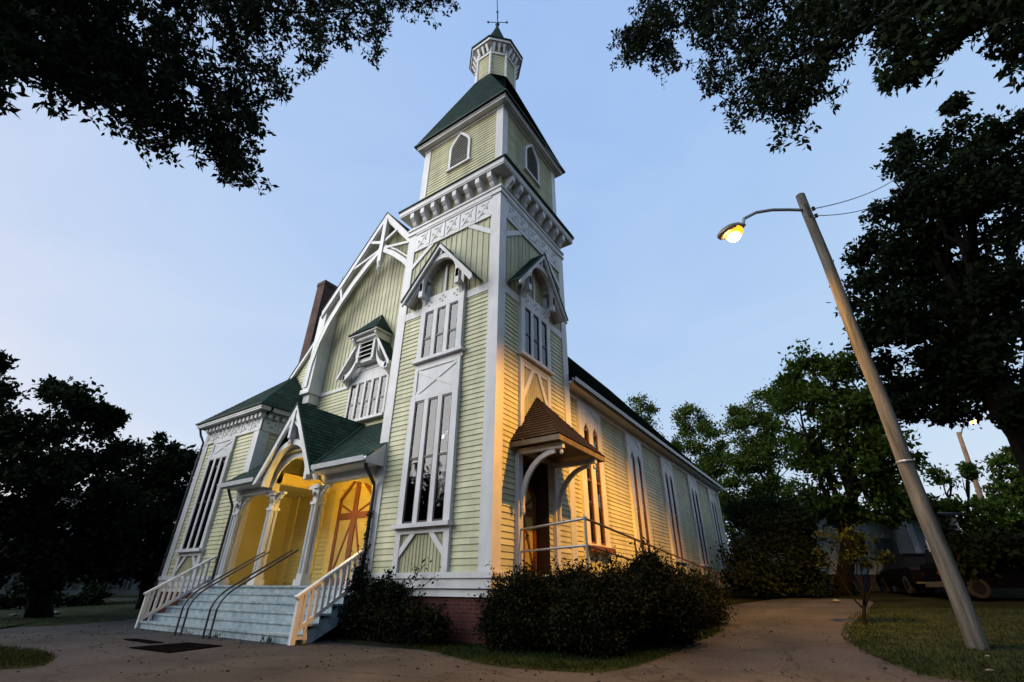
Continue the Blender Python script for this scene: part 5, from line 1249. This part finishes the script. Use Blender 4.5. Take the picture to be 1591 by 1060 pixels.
# ------------------------------------------------------------------ cars
TYRE = mat('tyre_rubber', (.004,.004,.004), .9, .1); RIM = mat('alloy_rim', (.02,.02,.022), .35, .1, metallic=.8)
CARGL = mat('dark_car_glass', (.006,.007,.009), .3, .05, spec=.05)
def car(px, D, yaw, col, label, prof, L_, W_, name='parked_car', cat='car'):
    q = gz_at(px, D); e = empty(name, tuple(q), label, cat); e.rotation_euler = (0,0,yaw)
    paint = mat(name+'_paint', col, .45, .05, spec=.04); hw = W_/2
    b = MB(); low, top = prof
    Fy = lambda u, v, w: (u, w, v)
    # lower body: lofted stations across the width for rounded shoulders
    st = [(-hw,.90),(-hw*.96,1.0),(hw*.96,1.0),(hw,.90)]
    sec = []
    for w, sc_ in st: sec.append([(u*(.985 if sc_ < 1 else 1), .28+(v-.28)*(.93 if sc_ < 1 else 1)) for u, v in low])
    i0 = 0; n = len(low)
    for (w, _), sq in zip(st, sec): b.V += [Fy(u, v, w) for u, v in sq]
    for k in range(3):
        for j in range(n): b.F.append((k*n+j, k*n+(j+1)%n, (k+1)*n+(j+1)%n, (k+1)*n+j))
    b.F.append(tuple(range(n))); b.F.append(tuple(range(3*n, 4*n)))
    b.build('body', paint, e)
    c = MB(); n = len(top); i0 = 0
    for w, ins in ((-hw*.93,0),(-hw*.74,1),(hw*.74,1),(hw*.93,0)):
        zt = max(v for u, v in top); z0 = min(v for u, v in top)
        if ins: c.V += [Fy(u, v, w) for u, v in top]
        else: c.V += [Fy(u, z0+(v-z0)*.08, w) for u, v in top]
    for k in range(3):
        for j in range(n): c.F.append((k*n+j, k*n+(j+1)%n, (k+1)*n+(j+1)%n, (k+1)*n+j))
    c.build('cabin_glass', CARGL, e)
    r = MB(); zt = max(v for u, v in top); ut = [u for u, v in top if v > zt-.12]
    r.hexa([(min(ut)-.04,-hw*.75,zt-.03),(max(ut)+.04,-hw*.75,zt-.03),(max(ut)+.04,hw*.75,zt-.03),(min(ut)-.04,hw*.75,zt-.03)], [(min(ut)+.05,-hw*.66,zt+.05),(max(ut)-.05,-hw*.66,zt+.05),(max(ut)-.05,hw*.66,zt+.05),(min(ut)+.05,hw*.66,zt+.05)])
    for s_ in (-1, 1):
        for u, v in top:
            if v < zt-.2: continue
    r.build('roof', paint, e)
    for x in (-L_*.31, L_*.31):
        for s_ in (-1, 1):
            t = MB(); P = [(.20,-.11),(.32,-.10),(.335,-.06),(.335,.06),(.32,.10),(.20,.11)]
            Nn = 18
            for rr_, ww in P:
                for j in range(Nn): an = 2*math.pi*j/Nn; t.V.append((rr_*math.cos(an), ww, rr_*math.sin(an)))
            for k in range(len(P)-1):
                for j in range(Nn): t.F.append((k*Nn+j, k*Nn+(j+1)%Nn, (k+1)*Nn+(j+1)%Nn, (k+1)*Nn+j))
            w_ = t.build('wheel', TYRE, e); w_.location = (x, s_*(hw-.1), .335)
            h = MB(); h.V = []; h.lathe((0,0,0), [(.05,-.02),(.2,-.02),(.2,.02),(.05,.02)], 12); ro = h.build('rim', RIM, w_); ro.rotation_euler = (math.pi/2,0,0); ro.location = (0, s_*.09, 0)
    hl_ = emit('unlit', (0,0,0), 0) if False else RIM
    for s_ in (-1, 1):
        h = MB(); h.box(L_/2-.10, L_/2+.01, s_*hw*.75-.16, s_*hw*.75+.16, .62, .78); h.build('headlight', RIM, e)
        h = MB(); h.box(-L_/2-.01, -L_/2+.08, s_*hw*.78-.12, s_*hw*.78+.12, .66, .86); h.build('tail_light', TAIL, e)
    for xa, xb in ((-L_/2-.03, -L_/2+.05), (L_/2-.05, L_/2+.03)): h = MB(); h.box(xa, xb, -hw*.92, hw*.92, .36, .54); h.build('bumper', BUMP, e)
    return e
TAIL = mat('tail_light_lens', (.10,.01,.004), .25, .05); BUMP = mat('pale_bumper', (.05,.05,.05), .4, .1)
low_c = [(-2.1,.30),(2.1,.30),(2.15,.55),(2.05,.74),(1.0,.90),(-1.85,.95),(-2.12,.85),(-2.15,.5)]
top_c = [(-1.7,.92),(-1.25,1.38),(-.9,1.44),(.3,1.44),(.55,1.38),(1.15,.9)]
low_s = [(-2.35,.36),(2.35,.36),(2.42,.65),(2.35,.98),(1.15,1.12),(-2.3,1.16),(-2.4,1.0),(-2.42,.55)]
top_s = [(-2.2,1.12),(-2.05,1.68),(-1.7,1.78),(.3,1.78),(.6,1.70),(1.3,1.1)]
ry = math.atan2(RIGHT[1], RIGHT[0])
car(1425, 28, ry+1.25, (.0015,.0015,.002), 'dark hatchback with a pale bumper parked just left of the pole foot', (low_c, top_c), 4.2, 1.75)
car(1575, 26, ry-.35, (.0015,.0015,.003), 'black van-like car parked side-on right of the pole', (low_s, top_s), 4.8, 1.9, 'parked_suv')
car(1158, 36, ry+.5, (.20,.33,.40), 'pale blue car parked beyond the rear corner of the nave', (low_c, top_c), 4.2, 1.75, 'pale_car')
# small pale stones
for k, (px, py, s_, lab) in enumerate(((1538,1026,.03,'small white stone on the right lawn behind the pole foot'),(1541,1049,.035,'white stone at the near edge of the right lawn'),(85,957,.16,'pale boulder on the left lawn before the shaded porch'),(20,960,.13,'pale flat stone on the left lawn at the far left'),(1300,937,.09,'pale stone at the end of the side path'))):
    q = on_ground(px, py); m = MB(); m.lathe((0,0,0), [(.5*s_,0),(s_,.25*s_),(.85*s_,.6*s_),(.3*s_,.8*s_)], 9)
    for i, v in enumerate(m.V): m.V[i] = (v[0]*1.5+random.uniform(-.1,.1)*s_, v[1]+random.uniform(-.1,.1)*s_, v[2]+random.uniform(-.06,.06)*s_)
    o = m.build('stone', mat('pale_stone_%d' % k, (.11,.11,.105), .8, .15), smooth=True); o.location = (q[0],q[1],ground_h(q[0],q[1])+.04); tag(o, lab, 'stone')

# ------------------------------------------------------------------ light
SUN_AZ = rad(212); SUN_EL = rad(6.0)
w = bpy.data.worlds.new('World'); S.world = w; w.use_nodes = True; nt = w.node_tree; N = nt.nodes; L = nt.links
bg = N['Background']; sky = N.new('ShaderNodeTexSky'); sky.sky_type = 'NISHITA'; sky.sun_disc = False; sky.sun_elevation = SUN_EL
sky.sun_rotation = math.pi/2-SUN_AZ; sky.air_density = 1.0; sky.dust_density = 1.2; sky.ozone_density = 4.5
# thin dusk overcast evens the clear-sky gradient out
se = N.new('ShaderNodeSeparateColor'); cb_ = N.new('ShaderNodeCombineColor'); L.new(sky.outputs['Color'], se.inputs[0])
for i_, (g_, k_s) in enumerate(((.34, .83), (.225, .735), (.03, .95))):
    p_ = N.new('ShaderNodeMath'); p_.operation = 'POWER'; p_.inputs[1].default_value = g_; L.new(se.outputs[i_], p_.inputs[0])
    q_ = N.new('ShaderNodeMath'); q_.operation = 'MULTIPLY'; q_.inputs[1].default_value = k_s; L.new(p_.outputs[0], q_.inputs[0]); L.new(q_.outputs[0], cb_.inputs[i_])
tcw = N.new('ShaderNodeTexCoord'); mpw = N.new('ShaderNodeMapping'); mpw.inputs['Scale'].default_value = (1.2,1.2,3.2); mpw.inputs['Rotation'].default_value = (.3,.2,.5); L.new(tcw.outputs['Generated'], mpw.inputs['Vector'])
cn = N.new('ShaderNodeTexNoise'); cn.inputs['Scale'].default_value = 1.7; cn.inputs['Detail'].default_value = 5; cn.inputs['Roughness'].default_value = .5; cn.inputs['Distortion'].default_value = .6; L.new(mpw.outputs[0], cn.inputs['Vector'])
cr = N.new('ShaderNodeValToRGB'); cr.color_ramp.elements[0].position = .35; cr.color_ramp.elements[1].position = .7; cr.color_ramp.elements[0].color = (.95,.975,.99,1); cr.color_ramp.elements[1].color = (1.07,1.045,1.005,1)
L.new(cn.outputs['Fac'], cr.inputs['Fac']); cm_ = N.new('ShaderNodeMix'); cm_.data_type = 'RGBA'; cm_.blend_type = 'MULTIPLY'; cm_.inputs[0].default_value = 1
L.new(cb_.outputs[0], cm_.inputs[6]); L.new(cr.outputs['Color'], cm_.inputs[7]); L.new(cm_.outputs[2], bg.inputs['Color']); bg.inputs['Strength'].default_value = .10
sd_ = bpy.data.lights.new('sun', 'SUN'); sd_.energy = .44; sd_.angle = rad(60); sd_.color = (.99,.98,.95)
so = bpy.data.objects.new('sun', sd_); COL.objects.link(so)
az_, el_ = rad(232), rad(25)
dv = Vector((math.cos(az_)*math.cos(el_), math.sin(az_)*math.cos(el_), math.sin(el_)))
so.rotation_euler = dv.to_track_quat('Z', 'Y').to_euler(); so.location = (-20,-20,20)
sp = bpy.data.lights.new('street_lamp_light', 'SPOT'); sp.energy = 1050; sp.color = (1,.44,.03); sp.spot_size = rad(150); sp.spot_blend = .35; sp.shadow_soft_size = .08
# roadway optics: the luminaire throws sideways and forward, little towards its own pole
sp.use_nodes = True; lt_ = sp.node_tree; LN = lt_.nodes; LL = lt_.links; em = LN['Emission']
tcn = LN.new('ShaderNodeTexCoord'); sx_ = LN.new('ShaderNodeSeparateXYZ'); LL.new(tcn.outputs['Normal'], sx_.inputs[0])
def mth(op, a, b):
    n_ = LN.new('ShaderNodeMath'); n_.operation = op
    for i_, v_ in enumerate((a, b)):
        if hasattr(v_, 'links'): LL.new(v_, n_.inputs[i_])
        elif v_ is not None: n_.inputs[i_].default_value = v_
    return n_.outputs[0]
ay = mth('ABSOLUTE', sx_.outputs[1], None); ay = mth('POWER', ay, 1.5); ay = mth('MULTIPLY', ay, 2.3); ay = mth('ADD', ay, .38)
fx = LN.new('ShaderNodeMapRange'); fx.interpolation_type = 'SMOOTHSTEP'; fx.inputs[1].default_value = -.15; fx.inputs[2].default_value = .75; fx.inputs[3].default_value = 1.0; fx.inputs[4].default_value = .06
LL.new(sx_.outputs[0], fx.inputs[0]); LL.new(mth('MULTIPLY', ay, fx.outputs[0]), em.inputs['Strength'])
o = bpy.data.objects.new('street_lamp_light', sp); COL.objects.link(o); o.location = (LAMP[0], LAMP[1], LAMP[2]-.3); o.rotation_euler = (0, rad(0), 0)
pl = bpy.data.lights.new('porch_lamp_light', 'POINT'); pl.energy = 95; pl.color = (1,.53,.0); pl.shadow_soft_size = .08
o = bpy.data.objects.new('porch_lamp_light', pl); COL.objects.link(o); o.location = (LP[0], LP[1], LP[2]-.0)

# ------------------------------------------------------------------ camera and render settings
cd = bpy.data.cameras.new('camera'); co = bpy.data.objects.new('camera', cd); COL.objects.link(co); S.camera = co
from mathutils import Matrix
R3 = Matrix((RIGHT, UP, -FWD)).transposed(); co.matrix_world = Matrix.Translation(Vector(CAM)) @ R3.to_4x4()
cd.sensor_fit = 'HORIZONTAL'; cd.sensor_width = 36; cd.lens = FPX/1591*36; cd.clip_end = 3000; cd.clip_start = .05
S.view_settings.view_transform = 'Standard'; S.view_settings.look = 'None'; S.view_settings.exposure = 3.22; S.view_settings.gamma = 1
S.cycles.use_denoising = True
